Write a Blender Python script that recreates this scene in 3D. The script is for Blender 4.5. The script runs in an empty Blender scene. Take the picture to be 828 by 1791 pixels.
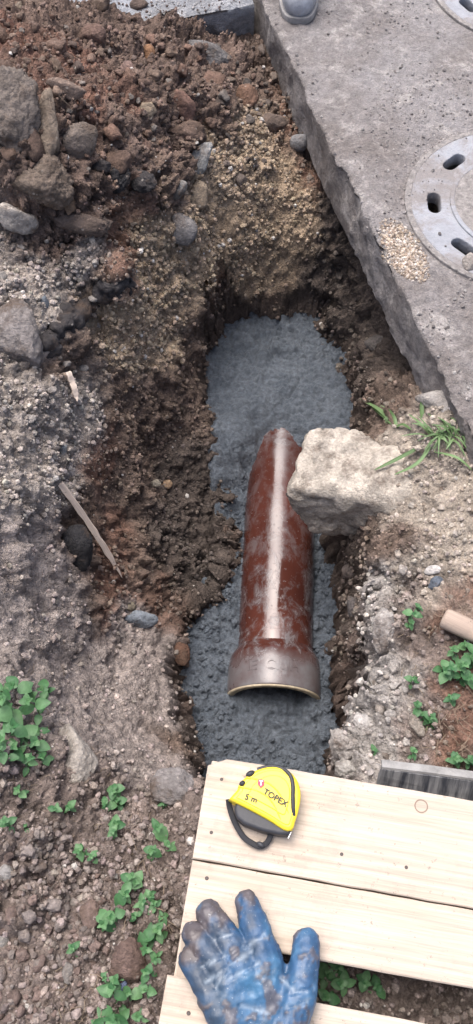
import bpy, bmesh, math, random
import numpy as np
from mathutils import Vector, Matrix, Euler
from mathutils.bvhtree import BVHTree

random.seed(7); RNG = np.random.default_rng(11)
S = bpy.context.scene
COL = S.collection
R = math.radians

# ------------------------------------------------------------------ camera
TILT = R(28.0); CAMZ = 1.45; FPX = 895.5 / math.tan(R(30.0))
cd = bpy.data.cameras.new('camera'); cam = bpy.data.objects.new('camera', cd); COL.objects.link(cam)
cam.location = (0, 0, CAMZ); cam.rotation_euler = (TILT, 0, 0)
cd.sensor_fit = 'VERTICAL'; cd.angle_y = R(60.0); cd.clip_start = 0.02; cd.clip_end = 200
S.camera = cam
# ------------------------------------------------------------------ sky, sun, exposure
SUN = Vector((-0.17, 0.27, 0.95)).normalized()
w = bpy.data.worlds.new('World'); S.world = w; w.use_nodes = True
nt = w.node_tree; bg = nt.nodes['Background']
sky = nt.nodes.new('ShaderNodeTexSky'); sky.sky_type = 'NISHITA'; sky.sun_disc = False
sky.sun_elevation = math.asin(SUN.z); sky.sun_rotation = math.atan2(SUN.x, SUN.y)
sky.air_density = 0.7; sky.dust_density = 6.0; sky.ozone_density = 1.0
nt.links.new(sky.outputs[0], bg.inputs[0]); bg.inputs[1].default_value = 0.15
sd = bpy.data.lights.new('sun', 'SUN'); sd.energy = 1.5; sd.angle = R(42); sd.color = (0.985, 0.985, 1.0)
sun = bpy.data.objects.new('sun', sd); COL.objects.link(sun); sun.location = (-2, 3, 6)
sun.rotation_euler = SUN.to_track_quat('Z', 'Y').to_euler()
S.view_settings.view_transform = 'Standard'; S.view_settings.look = 'None'
S.view_settings.exposure = 0.95; S.view_settings.gamma = 1.0; S.view_settings.use_curve_mapping = False
S.render.engine = 'CYCLES'

# ------------------------------------------------------------------ pixel helpers (photo pixels -> rays)
CT, ST = math.cos(TILT), math.sin(TILT)
def ray(px, py):
    u = (px - 414.0) / FPX; v = (895.5 - py) / FPX
    return Vector((u, v * CT + ST, v * ST - CT))
def at(px, py, z):
    d = ray(px, py); s = (z - CAMZ) / d.z
    return Vector((d.x * s, d.y * s, z))

# ------------------------------------------------------------------ numpy noise
def _hash(ix, iy, iz, seed):
    h = (ix.astype(np.int64) * 374761393 + iy.astype(np.int64) * 668265263 + iz.astype(np.int64) * 2147483647 + seed * 144665) & 0xFFFFFFFF
    h = ((h ^ (h >> 13)) * 1274126177) & 0xFFFFFFFF
    h = ((h ^ (h >> 16)) * 2246822519) & 0xFFFFFFFF
    return ((h ^ (h >> 15)) & 0xFFFFFF) / float(0xFFFFFF)
def vnoise(P, sc, seed=0):
    Q = P * sc; I = np.floor(Q); F = Q - I; F = F * F * F * (F * (F * 6 - 15) + 10)
    ix, iy, iz = I[:, 0], I[:, 1], I[:, 2]; fx, fy, fz = F[:, 0], F[:, 1], F[:, 2]
    r = 0
    for dx in (0, 1):
        for dy in (0, 1):
            for dz in (0, 1):
                r = r + _hash(ix + dx, iy + dy, iz + dz, seed) * (fx if dx else 1 - fx) * (fy if dy else 1 - fy) * (fz if dz else 1 - fz)
    return r
def fbm(P, sc, oct=4, seed=0, gain=0.5):
    a, t, r = 1.0, 0.0, 0.0
    for o in range(oct):
        r = r + a * vnoise(P + 3.7 * o, sc * 2.03 ** o, seed + o * 17); t += a; a *= gain
    return r / t
def worley(P, sc, seed=0):
    Q = P * sc; I = np.floor(Q); best = np.full(len(P), 9.0); cid = np.zeros(len(P))
    for dx in (-1, 0, 1):
        for dy in (-1, 0, 1):
            for dz in (-1, 0, 1):
                a, b, c = I[:, 0] + dx, I[:, 1] + dy, I[:, 2] + dz
                jx, jy, jz = _hash(a, b, c, seed), _hash(a, b, c, seed + 5), _hash(a, b, c, seed + 9)
                d = (a + jx - Q[:, 0]) ** 2 + (b + jy - Q[:, 1]) ** 2 + (c + jz - Q[:, 2]) ** 2
                m = d < best; best[m] = d[m]; cid[m] = jx[m]
    return np.sqrt(best), cid
def lump(P, sc, seed=0):
    f, c = worley(P, sc, seed)
    return np.sqrt(np.clip(1 - (f / 0.85) ** 2, 0, 1)) * (0.35 + 0.65 * c)
def sstep(a, b, x):
    t = np.clip((x - a) / (b - a), 0, 1); return t * t * (3 - 2 * t)
def poly_sd(X, Y, poly):                                  # signed distance, positive inside
    p = np.array(poly, float); n = len(p); d = np.full(X.shape, 9.0); ins = np.zeros(X.shape, bool)
    for i in range(n):
        x1, y1 = p[i]; x2, y2 = p[(i + 1) % n]; ex, ey = x2 - x1, y2 - y1
        t = np.clip(((X - x1) * ex + (Y - y1) * ey) / (ex * ex + ey * ey + 1e-12), 0, 1)
        d = np.minimum(d, np.hypot(X - x1 - t * ex, Y - y1 - t * ey))
        c = ((y1 > Y) != (y2 > Y)) & (X < (x2 - x1) * (Y - y1) / (y2 - y1 + 1e-12) + x1); ins ^= c
    return np.where(ins, d, -d)

# ------------------------------------------------------------------ object helpers
def mesh_np(name, V, Fq, mat=None, smooth=True, col=None, colname='Col'):
    me = bpy.data.meshes.new(name); V = np.asarray(V, np.float32); Fq = np.asarray(Fq, np.int32); k = Fq.shape[1]
    me.vertices.add(len(V)); me.vertices.foreach_set('co', V.ravel())
    me.loops.add(Fq.size); me.loops.foreach_set('vertex_index', Fq.ravel())
    me.polygons.add(len(Fq)); me.polygons.foreach_set('loop_start', np.arange(0, Fq.size, k, dtype=np.int32))
    me.polygons.foreach_set('use_smooth', np.full(len(Fq), smooth)); me.update(calc_edges=True); me.validate()
    if col is not None:
        a = me.color_attributes.new(colname, 'FLOAT_COLOR', 'POINT')
        c = np.ones((len(V), 4), np.float32); c[:, :col.shape[1]] = col; a.data.foreach_set('color', c.ravel())
    if mat: me.materials.append(mat)
    return me
def link(name, me, parent=None):
    o = bpy.data.objects.new(name, me); COL.objects.link(o)
    if parent: o.parent = parent
    return o
def tag(o, label=None, cat=None, group=None, kind=None):
    if label: o['label'] = label
    if cat: o['category'] = cat
    if group: o['group'] = group
    if kind: o['kind'] = kind
    return o
def empty(name, loc, rot=(0, 0, 0)):
    o = bpy.data.objects.new(name, None); COL.objects.link(o); o.location = loc; o.rotation_euler = rot
    o.empty_display_size = 0.02
    return o
def bm_mesh(name, bm, mat=None, smooth=False):
    bmesh.ops.recalc_face_normals(bm, faces=bm.faces)
    me = bpy.data.meshes.new(name); bm.to_mesh(me); bm.free()
    if smooth:
        for p in me.polygons: p.use_smooth = True
    if mat: me.materials.append(mat)
    return me
def box_bm(sx, sy, sz, bev=0.0, c=(0, 0, 0), seg=2):
    bm = bmesh.new(); bmesh.ops.create_cube(bm, size=1.0)
    for v in bm.verts: v.co = Vector((v.co.x * sx + c[0], v.co.y * sy + c[1], v.co.z * sz + c[2]))
    if bev > 0: bmesh.ops.bevel(bm, geom=bm.edges[:], offset=bev, segments=seg, affect='EDGES')
    return bm
def realise(o, name):                                     # apply modifiers -> plain mesh
    dg = bpy.context.evaluated_depsgraph_get(); me = bpy.data.meshes.new_from_object(o.evaluated_get(dg)); me.name = name
    return me
def remeshed(name, bm, voxel, smooth_it=6, mat=None):
    me = bpy.data.meshes.new('tmp'); bm.to_mesh(me); bm.free()
    o = bpy.data.objects.new('tmp', me); COL.objects.link(o)
    m = o.modifiers.new('r', 'REMESH'); m.mode = 'VOXEL'; m.voxel_size = voxel
    s = o.modifiers.new('s', 'SMOOTH'); s.iterations = smooth_it; s.factor = 0.5
    bpy.context.view_layer.update()
    out = realise(o, name); bpy.data.objects.remove(o); bpy.data.meshes.remove(me)
    for p in out.polygons: p.use_smooth = True
    out.materials.clear()
    if mat: out.materials.append(mat)
    return out
def verts_of(me):
    a = np.empty(len(me.vertices) * 3, np.float32); me.vertices.foreach_get('co', a); return a.reshape(-1, 3).astype(float)
def normals_of(me):
    a = np.empty(len(me.vertices) * 3, np.float32); me.vertices.foreach_get('normal', a); return a.reshape(-1, 3).astype(float)
def set_verts(me, V):
    me.vertices.foreach_set('co', np.asarray(V, np.float32).ravel()); me.update()
def set_col(me, C, name='Col'):
    a = me.color_attributes.new(name, 'FLOAT_COLOR', 'POINT'); c = np.ones((len(C), 4), np.float32); c[:, :3] = C
    a.data.foreach_set('color', c.ravel())
def tube_bm(pts, rad, n=8, bm=None, flat=None):           # swept tube; flat=(wide, thin) gives a strap section
    bm = bm or bmesh.new(); rings = []; N = len(pts)
    for i, p in enumerate(pts):
        p = Vector(p); t = (Vector(pts[min(i + 1, N - 1)]) - Vector(pts[max(i - 1, 0)])).normalized()
        a = t.cross(Vector((0, 0, 1)));
        if a.length < 1e-3: a = t.cross(Vector((0, 1, 0)))
        a.normalize(); b = a.cross(t).normalized()
        r = rad[i] if hasattr(rad, '__len__') else rad
        ra, rb = (flat if flat else (r, r))
        rings.append([bm.verts.new(p + a * ra * math.cos(k * 2 * math.pi / n) + b * rb * math.sin(k * 2 * math.pi / n)) for k in range(n)])
    for i in range(N - 1):
        for k in range(n): bm.faces.new((rings[i][k], rings[i][(k + 1) % n], rings[i + 1][(k + 1) % n], rings[i + 1][k]))
    bm.faces.new(rings[0][::-1]); bm.faces.new(rings[-1])
    return bm
def smooth_path(pts, n=24):                               # Catmull-Rom
    P = [Vector(p) for p in pts]; out = []
    for i in range(len(P) - 1):
        a, b, c, d = P[max(i - 1, 0)], P[i], P[i + 1], P[min(i + 2, len(P) - 1)]
        for k in range(n):
            t = k / n
            out.append(0.5 * ((2 * b) + (c - a) * t + (2 * a - 5 * b + 4 * c - d) * t * t + (3 * b - a - 3 * c + d) * t ** 3))
    out.append(P[-1]); return out
def curve2d(name, splines, extrude, bevel, mat, res=1):   # filled 2D outlines (holes allowed) -> mesh, centred on z
    cu = bpy.data.curves.new('tmp', 'CURVE'); cu.dimensions = '2D'; cu.fill_mode = 'BOTH'
    cu.extrude = extrude; cu.bevel_depth = bevel; cu.bevel_resolution = res
    for pts in splines:
        s = cu.splines.new('POLY'); s.points.add(len(pts) - 1); s.use_cyclic_u = True
        for i, p in enumerate(pts): s.points[i].co = (p[0], p[1], 0, 1)
    o = bpy.data.objects.new('tmp', cu); COL.objects.link(o); bpy.context.view_layer.update()
    me = realise(o, name); bpy.data.objects.remove(o); me.materials.clear(); me.materials.append(mat)
    return me
def text_mesh(name, body, size, mat, extrude=0.0003, align='CENTER'):
    cu = bpy.data.curves.new('tmp', 'FONT'); cu.body = body; cu.size = size; cu.extrude = extrude; cu.align_x = align; cu.align_y = 'CENTER'
    cu.offset = size * 0.02
    o = bpy.data.objects.new('tmp', cu); COL.objects.link(o); bpy.context.view_layer.update()
    me = realise(o, name); bpy.data.objects.remove(o); me.materials.clear(); me.materials.append(mat)
    return me

# ------------------------------------------------------------------ materials
class NT:
    def __init__(s, name):
        s.m = bpy.data.materials.new(name); s.m.use_nodes = True; s.t = s.m.node_tree; s.b = s.t.nodes['Principled BSDF']
    def n(s, typ, **kw):
        o = s.t.nodes.new('ShaderNode' + typ)
        for k, v in kw.items(): setattr(o, k, v)
        return o
    def l(s, a, b): s.t.links.new(a, b)
    def coord(s, which='Object'): return s.n('TexCoord').outputs[which]
    def noise(s, vec, scale, detail=4, rough=0.55, dist=0.0):
        o = s.n('TexNoise'); o.inputs['Scale'].default_value = scale; o.inputs['Detail'].default_value = detail
        o.inputs['Roughness'].default_value = rough; o.inputs['Distortion'].default_value = dist; s.l(vec, o.inputs['Vector']); return o.outputs['Fac']
    def voro(s, vec, scale, feature='F1'):
        o = s.n('TexVoronoi', feature=feature); o.inputs['Scale'].default_value = scale; s.l(vec, o.inputs['Vector']); return o
    def ramp(s, fac, stops):
        o = s.n('ValToRGB'); e = o.color_ramp.elements
        while len(e) < len(stops): e.new(0.5)
        for i, (p, c) in enumerate(stops):
            e[i].position = p; e[i].color = (c, c, c, 1) if not hasattr(c, '__len__') else (*c, 1)
        s.l(fac, o.inputs[0]); return o.outputs[0]
    def mix(s, fac, a, b, mode='MIX'):
        o = s.n('Mix', data_type='RGBA', blend_type=mode)
        for inp, v in ((o.inputs[0], fac), (o.inputs[6], a), (o.inputs[7], b)):
            if hasattr(v, 'is_linked') or hasattr(v, 'links'): s.l(v, inp)
            elif hasattr(v, '__len__'): inp.default_value = (*v, 1)
            else: inp.default_value = v if inp == o.inputs[0] else (v, v, v, 1)
        return o.outputs[2]
    def math(s, op, a, b=0.0):
        o = s.n('Math', operation=op)
        for inp, v in ((o.inputs[0], a), (o.inputs[1], b)):
            if hasattr(v, 'links'): s.l(v, inp)
            else: inp.default_value = v
        return o.outputs[0]
    def bump(s, h, dist, strength=1.0, prev=None):
        o = s.n('Bump'); o.inputs['Distance'].default_value = dist; o.inputs['Strength'].default_value = strength; s.l(h, o.inputs['Height'])
        if prev is not None: s.l(prev, o.inputs['Normal'])
        return o.outputs[0]
    def set(s, color=None, rough=None, normal=None, **kw):
        def put(inp, v):
            if hasattr(v, 'links'): s.l(v, inp)
            elif hasattr(v, '__len__'): inp.default_value = (*v, 1)
            else: inp.default_value = v
        if color is not None: put(s.b.inputs['Base Color'], color)
        if rough is not None: put(s.b.inputs['Roughness'], rough)
        if normal is not None: s.l(normal, s.b.inputs['Normal'])
        for k, v in kw.items(): put(s.b.inputs[k], v)
        return s.m

def earth_mat(name, attr='Col', speck=0.35, wet=0.88, bumpd=0.006):
    m = NT(name); co = m.coord(); a = m.n('Attribute', attribute_name=attr)
    n1 = m.ramp(m.noise(co, 38, 6, 0.65), [(0.3, 0.62), (0.7, 1.35)])
    c = m.mix(1.0, a.outputs['Color'], n1, 'MULTIPLY')
    n2 = m.ramp(m.noise(co, 160, 4, 0.7), [(0.32, 0.6), (0.68, 1.4)])
    c = m.mix(0.8, c, n2, 'MULTIPLY')
    v = m.voro(co, 150); cell = m.ramp(v.outputs['Color'], [(0.86, 0.0), (0.9, 1.0)])
    inside = m.ramp(v.outputs['Distance'], [(0.28, 1.0), (0.42, 0.0)])
    sp = m.math('MULTIPLY', m.math('MULTIPLY', cell, inside), speck)
    pale = m.mix(0.55, a.outputs['Color'], (0.55, 0.48, 0.40)); c = m.mix(sp, c, pale)
    v2 = m.voro(co, 320)
    h = m.math('ADD', m.noise(co, 240, 5, 0.7), m.math('MULTIPLY', v.outputs['Distance'], -0.5))
    nb = m.bump(h, bumpd * 1.4, 0.9); nb = m.bump(v2.outputs['Distance'], -bumpd * 0.35, 0.6, nb)
    return m.set(c, wet, nb, **{'Specular IOR Level': 0.25})
M = {}
M['earth'] = earth_mat('earth')
M['gravel'] = earth_mat('gravel', speck=0.0, bumpd=0.002)

def rock_mat(name, bumpd=0.006, rough=0.9):               # colour from the object's own colour
    m = NT(name); co = m.coord(); oi = m.n('ObjectInfo'); geo = m.n('NewGeometry')
    wc = geo.outputs['Position']
    n1 = m.ramp(m.noise(wc, 26, 6, 0.65), [(0.3, 0.55), (0.7, 1.4)]); c = m.mix(1.0, oi.outputs['Color'], n1, 'MULTIPLY')
    n2 = m.ramp(m.noise(wc, 150, 4, 0.7), [(0.3, 0.65), (0.7, 1.35)]); c = m.mix(0.8, c, n2, 'MULTIPLY')
    soil = m.ramp(m.noise(wc, 14, 5, 0.7), [(0.52, 0.0), (0.66, 0.75)]); c = m.mix(soil, c, (0.105, 0.072, 0.052))
    v = m.voro(wc, 130); sp = m.math('MULTIPLY', m.ramp(v.outputs['Color'], [(0.88, 0.0), (0.9, 0.5)]), m.ramp(v.outputs['Distance'], [(0.3, 1.0), (0.4, 0.0)]))
    c = m.mix(sp, c, (0.5, 0.45, 0.39))
    h = m.math('ADD', m.noise(wc, 200, 5, 0.7), m.noise(wc, 60, 4, 0.6)); nb = m.bump(h, bumpd, 0.8)
    return m.set(c, rough, nb, **{'Specular IOR Level': 0.25})
M['rock'] = rock_mat('rock', 0.010)
M['clod'] = rock_mat('clod', 0.008, 0.95)

def pavement_mat(name, base, dirt, pale, wet=0.75):
    m = NT(name); co = m.coord()
    p1 = m.ramp(m.noise(co, 3.2, 6, 0.62), [(0.4, 0.0), (0.62, 1.0)]); c = m.mix(p1, base, dirt)
    p2 = m.ramp(m.noise(co, 9, 7, 0.72, 0.4), [(0.53, 0.0), (0.64, 0.8)]); c = m.mix(p2, c, pale)
    p3 = m.ramp(m.noise(co, 55, 5, 0.7), [(0.3, 0.7), (0.7, 1.28)]); c = m.mix(1.0, c, p3, 'MULTIPLY')
    p4 = m.ramp(m.noise(co, 230, 3, 0.7), [(0.3, 0.72), (0.7, 1.25)]); c = m.mix(0.8, c, p4, 'MULTIPLY')
    sp = m.ramp(m.noise(co, 26, 5, 0.75), [(0.6, 0.0), (0.72, 0.5)]); c = m.mix(sp, c, (0.13, 0.112, 0.1))
    h = m.math('ADD', m.noise(co, 130, 6, 0.7), m.math('MULTIPLY', m.noise(co, 26, 5, 0.75), 1.6))
    nb = m.bump(h, 0.009, 1.0)
    r = m.ramp(m.noise(co, 3.2, 6, 0.62), [(0.4, wet - 0.12), (0.62, 0.92)])
    return m.set(c, r, nb, **{'Specular IOR Level': 0.35})
M['pavement'] = pavement_mat('pavement', (0.265, 0.248, 0.242), (0.195, 0.173, 0.161), (0.42, 0.39, 0.365))
M['far_pavement'] = pavement_mat('far_pavement', (0.33, 0.345, 0.37), (0.2, 0.2, 0.205), (0.46, 0.46, 0.47), 0.5)

def wet_mat():
    m = NT('wet_concrete'); co = m.coord()
    n1 = m.ramp(m.noise(co, 14, 6, 0.6), [(0.3, (0.098, 0.118, 0.142)), (0.7, (0.165, 0.19, 0.218))])
    n2 = m.ramp(m.noise(co, 120, 5, 0.7), [(0.3, 0.5), (0.7, 1.35)]); c = m.mix(0.95, n1, n2, 'MULTIPLY')
    r = m.ramp(m.noise(co, 18, 4, 0.6), [(0.35, 0.3), (0.65, 0.55)])
    h = m.math('ADD', m.noise(co, 90, 6, 0.75), m.noise(co, 300, 3, 0.6)); nb = m.bump(h, 0.009, 0.95)
    return m.set(c, r, nb, **{'Specular IOR Level': 0.55})
M['wet'] = wet_mat()

def wood_mat(name, base, dark, knots=(), dirt=0.38, sc=1.0):
    m = NT(name); co = m.coord(); mp = m.n('Mapping'); mp.inputs['Scale'].default_value = (1.6 * sc, 26 * sc, 26 * sc); m.l(co, mp.inputs[0])
    mp2 = m.n('Mapping'); mp2.inputs['Scale'].default_value = (5 * sc, 190 * sc, 190 * sc); m.l(co, mp2.inputs[0])
    g = m.noise(mp.outputs[0], 1.3, 5, 0.6, 0.8)
    c = m.mix(m.ramp(g, [(0.32, 0.0), (0.68, 1.0)]), base, dark)
    g2 = m.ramp(m.noise(mp2.outputs[0], 1.0, 4, 0.7), [(0.3, 0.72), (0.7, 1.15)]); c = m.mix(0.9, c, g2, 'MULTIPLY')
    d = m.ramp(m.noise(co, 17, 6, 0.72), [(0.52, 0.0), (0.72, 1.0)]); c = m.mix(m.math('MULTIPLY', d, dirt), c, (0.24, 0.2, 0.17))
    d2 = m.ramp(m.noise(co, 75, 4, 0.8), [(0.62, 0.0), (0.70, 1.0)]); c = m.mix(m.math('MULTIPLY', d2, dirt * 1.8), c, (0.16, 0.13, 0.11))
    for (kx, ky, kr) in knots:                            # knot: a dark ring round a paler heart
        vm = m.n('VectorMath', operation='DISTANCE'); m.l(co, vm.inputs[0]); vm.inputs[1].default_value = (kx, ky, 0.022)
        q = m.math('DIVIDE', vm.outputs['Value'], kr); q = m.math('ADD', q, m.math('MULTIPLY', m.noise(co, 90, 2), 0.16))
        ring = m.ramp(q, [(0.0, 0.25), (0.6, 0.3), (0.9, 1.0), (1.0, 1.0), (1.0, 0.0)]); e = ring.node.color_ramp.elements
        e[1].position = 0.78; e[2].position = 0.9; e[3].position = 0.96; e[4].position = 1.0
        q2 = m.math('MULTIPLY', q, 0.9); ring = m.ramp(q2, [(0.0, 0.15), (0.74, 0.12), (0.85, 1.0), (0.92, 1.0), (0.99, 0.0)])
        c = m.mix(m.math('MULTIPLY', ring, 0.85), c, (0.16, 0.11, 0.08))
    nb = m.bump(m.noise(mp2.outputs[0], 1.0, 4, 0.7), 0.0012, 0.5)
    return m.set(c, 0.75, nb, **{'Specular IOR Level': 0.3})
M['deck'] = wood_mat('pallet_wood', (0.53, 0.46, 0.385), (0.455, 0.375, 0.295))
M['stick'] = wood_mat('splintered_wood', (0.76, 0.64, 0.53), (0.62, 0.49, 0.39), dirt=0.3, sc=2)
M['handle'] = wood_mat('handle_wood', (0.42, 0.335, 0.27), (0.31, 0.235, 0.185), dirt=0.8)

def simple(name, col, rough=0.5, bumpsc=None, bumpd=0.001, var=0.25, vs=40, **kw):
    m = NT(name); co = m.coord(); n = m.ramp(m.noise(co, vs, 5, 0.65), [(0.3, 1 - var), (0.7, 1 + var)])
    c = m.mix(1.0, col, n, 'MULTIPLY'); nb = None
    if bumpsc: nb = m.bump(m.noise(co, bumpsc, 4, 0.6), bumpd, 0.7)
    return m.set(c, rough, nb, **kw)

exec_later = []
# ================================================================== TERRAIN
# soils: colour, relief amplitude (m), loose gravel weight, gravel colour
SOIL = {
 'S': ((0.172, 0.122, 0.098), 0.042, 0.7, (0.19, 0.135, 0.108)),
 'B': ((0.165, 0.12, 0.094), 0.024, 0.7, (0.20, 0.15, 0.118)),
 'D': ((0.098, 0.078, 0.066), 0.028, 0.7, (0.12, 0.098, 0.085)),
 'T': ((0.39, 0.295, 0.205), 0.018, 2.3, (0.37, 0.29, 0.21)),
 'G': ((0.315, 0.268, 0.24), 0.014, 0.5, (0.35, 0.30, 0.27)),
 'V': ((0.355, 0.308, 0.27), 0.020, 1.6, (0.39, 0.345, 0.305)),
 'L': ((0.36, 0.31, 0.255), 0.012, 0.9, (0.42, 0.365, 0.31)),
 'W': ((0.40, 0.37, 0.34), 0.028, 1.2, (0.44, 0.405, 0.37)),
 'K': ((0.038, 0.035, 0.036), 0.010, 0.1, (0.05, 0.048, 0.048)),
 'E': ((0.205, 0.163, 0.14), 0.025, 1.7, (0.26, 0.215, 0.19)),
}
CP = [  # photo pixel, height above the pavement, soil
 (0,10,.15,'S'),(100,50,.17,'S'),(190,30,.06,'S'),(60,140,.24,'S'),(0,240,.26,'S'),(150,140,.19,'S'),(250,100,.05,'S'),(345,100,-.05,'S'),
 (420,110,-.03,'S'),(200,220,.17,'S'),(300,190,.08,'S'),(380,180,.0,'S'),(440,150,-.07,'B'),(120,290,.19,'S'),(200,300,.10,'S'),(50,330,.19,'S'),
 (0,390,.13,'V'),(90,420,.07,'S'),(170,425,.03,'B'),(290,290,.03,'S'),(370,280,-.05,'T'),(455,240,-.11,'T'),(510,240,-.15,'B'),(485,140,-.13,'B'),(455,60,-.10,'B'),(420,30,-.09,'B'),
 (540,280,-.17,'B'),(585,380,-.20,'D'),(635,490,-.24,'D'),(690,590,-.27,'D'),(715,650,-.24,'D'),(575,300,-.18,'B'),(500,320,-.16,'T'),
 (330,370,-.03,'T'),(400,340,-.10,'T'),(430,430,-.24,'T'),(350,440,-.13,'T'),(510,400,-.245,'T'),(560,470,-.33,'D'),(450,500,-.37,'T'),(390,525,-.35,'B'),(540,535,-.43,'D'),(475,548,-.445,'B'),
 (605,570,-.40,'D'),(640,620,-.33,'D'),(640,700,-.30,'D'),(670,680,-.24,'B'),(690,730,-.16,'B'),
 (150,470,.035,'V'),(80,560,.03,'V'),(30,480,.07,'V'),(215,470,.02,'B'),(232,505,-.07,'T'),(165,540,-.07,'T'),(105,620,-.04,'B'),
 (200,600,-.13,'T'),(280,560,-.20,'T'),(300,480,-.13,'T'),(255,420,-.02,'T'),(330,620,-.33,'B'),(345,700,-.40,'B'),(270,700,-.32,'B'),(200,720,-.23,'B'),
 (130,720,-.09,'V'),(60,700,.0,'V'),(0,650,.04,'V'),(335,800,-.47,'D'),(250,800,-.40,'B'),(180,850,-.28,'B'),(100,800,-.11,'V'),(40,850,-.02,'V'),
 (370,900,-.58,'D'),(300,900,-.50,'D'),(220,920,-.38,'B'),(130,950,-.24,'B'),(60,950,-.09,'G'),(0,950,0,'G'),(340,1020,-.58,'D'),(250,1030,-.47,'B'),
 (170,1040,-.34,'B'),(90,1050,-.17,'G'),(10,1080,-.04,'G'),(290,1080,-.52,'B'),(220,1110,-.41,'G'),(140,1130,-.28,'G'),(60,1150,-.13,'G'),(285,1160,-.46,'G'),
 (230,1190,-.37,'G'),(150,1200,-.26,'G'),(285,1240,-.40,'G'),(315,1300,-.38,'B'),(200,1260,-.26,'G'),(250,1320,-.27,'G'),(330,1360,-.24,'G'),(100,1250,-.12,'G'),(20,1230,.0,'G'),
 (240,1440,-.10,'E'),(300,1450,-.10,'E'),(260,1600,-.02,'E'),(100,1450,-.03,'E'),(100,1560,.0,'E'),(100,1700,.01,'E'),(0,1500,.02,'E'),(0,1700,.02,'E'),(230,1750,.0,'E'),(20,1360,.0,'E'),(170,1480,-.05,'E'),
 (700,965,-.10,'B'),(690,1030,-.12,'W'),(668,1100,-.10,'W'),(665,1180,-.09,'W'),(650,1240,-.11,'W'),(600,1310,-.13,'W'),(640,1330,-.10,'W'),
 (760,900,-.085,'L'),(828,850,-.06,'L'),(720,850,-.12,'L'),(828,960,-.05,'L'),(750,1000,-.08,'L'),(740,1090,-.06,'E'),(828,1090,-.03,'B'),(790,1200,-.03,'B'),
 (710,1200,-.07,'W'),(740,1280,-.05,'E'),(828,1290,-.01,'B'),(680,1310,-.07,'W'),(700,770,-.11,'L'),(800,770,-.05,'L'),(770,720,-.05,'L'),(640,880,-.2,'B'),
]
pts3 = [at(a, b, z) for a, b, z, s in CP]; soils = [c[3] for c in CP]
WP = [((-.05,.26,-.04),'E'),((.06,.25,-.03),'E'),((.18,.25,-.05),'E'),((.05,.15,-.005),'E'),((.3,.1,-.005),'E'),((.05,-.1,0),'E'),((.5,0,0),'E'),((.3,.2,-.03),'E'),((.6,.5,0),'B'),
      ((-.6,-.1,.02),'E'),((-1,0,.03),'E'),((-1,1,.06),'V'),((-1.1,1.8,.2),'S'),((-.9,2.4,.12),'S'),((-.3,2.7,-.1),'B'),((.5,-.6,0),'E'),((-.5,-.6,0),'E'),((1.2,.3,0),'B'),((1.2,.8,-.05),'L'),((.7,.8,-.05),'L'),
      ((.6,1.6,-.16),'D'),((1.2,1.6,-.16),'D'),((.5,2.3,-.16),'D'),((1.0,2.6,-.16),'D')]
pts3 += [Vector(p) for p, s in WP]; soils += [s for p, s in WP]
P3 = np.array(pts3)
# smooth height through the points
def mq(d2): return np.sqrt(d2 + 0.03 ** 2)
D2 = ((P3[:, None, :2] - P3[None, :, :2]) ** 2).sum(-1); n = len(P3)
A = np.zeros((n + 3, n + 3)); A[:n, :n] = mq(D2) - 0.004 * np.eye(n); A[:n, n] = 1; A[:n, n + 1:] = P3[:, :2]; A[n:, :n] = A[:n, n:].T
wts = np.linalg.solve(A, np.concatenate([P3[:, 2], [0, 0, 0]]))
def bank(X, Y):
    out = np.empty(len(X))
    for i in range(0, len(X), 40000):
        x, y = X[i:i + 40000], Y[i:i + 40000]
        d2 = (x[:, None] - P3[None, :, 0]) ** 2 + (y[:, None] - P3[None, :, 1]) ** 2
        out[i:i + 40000] = mq(d2) @ wts[:n] + wts[n] + wts[n + 1] * x + wts[n + 2] * y
    return out
# trench floor outline
ZR, ZF = -.485, -.605                                     # concrete level behind / around the pipe
pit_px = [(395,580,ZR),(470,560,ZR),(560,565,ZR),(592,620,ZR),(612,700,ZR),(618,760,ZR)]
pit_l = [(345,1345,ZF),(330,1290,ZF),(308,1220,ZF),(300,1160,ZF),(318,1105,ZF),(362,1065,ZF),(392,1010,ZF),(404,950,ZF),(398,880,ZF),(382,810,ZF),(366,740,ZR),(360,680,ZR),(362,620,ZR)]
PIT = [tuple(at(*p)[:2]) for p in pit_px] + [(.262,1.0),(.255,.8),(.25,.6),(.243,.48),(.205,.41),(.185,.30),(.05,.29),(-.05,.31)] + [tuple(at(*p)[:2]) for p in pit_l]
# slab edge line (right pavement) and far slab edge
E0 = at(478, 45, 0); E1 = at(775, 660, 0); ed = (E1 - E0).normalized(); en = Vector((-ed.y, ed.x, 0))
if en.x < 0: en = -en                                     # into the slab
F0 = at(255, 45, 0); F1_ = at(445, 4, 0); fd = (F1_ - F0).normalized(); fn = Vector((-fd.y, fd.x, 0))
def axis(lo, hi, step, ext):
    c = list(np.arange(lo, hi, step)); s = step
    a, b = [], []
    x = lo
    while x > -ext: s *= 1.22; x -= s; a.append(x)
    s = step; x = c[-1]
    while x < ext: s *= 1.22; x += s; b.append(x)
    return np.array(a[::-1] + c + b)
xs = axis(-.78, .78, .0035, 40); ys = axis(-.12, 2.42, .0035, 40)
X, Y = [a.ravel() for a in np.meshgrid(xs, ys)]
Rr = np.hypot(X, Y - 1.0)
Q2 = np.stack([X, Y, np.zeros_like(X)], 1)
Z = bank(X, Y)
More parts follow.
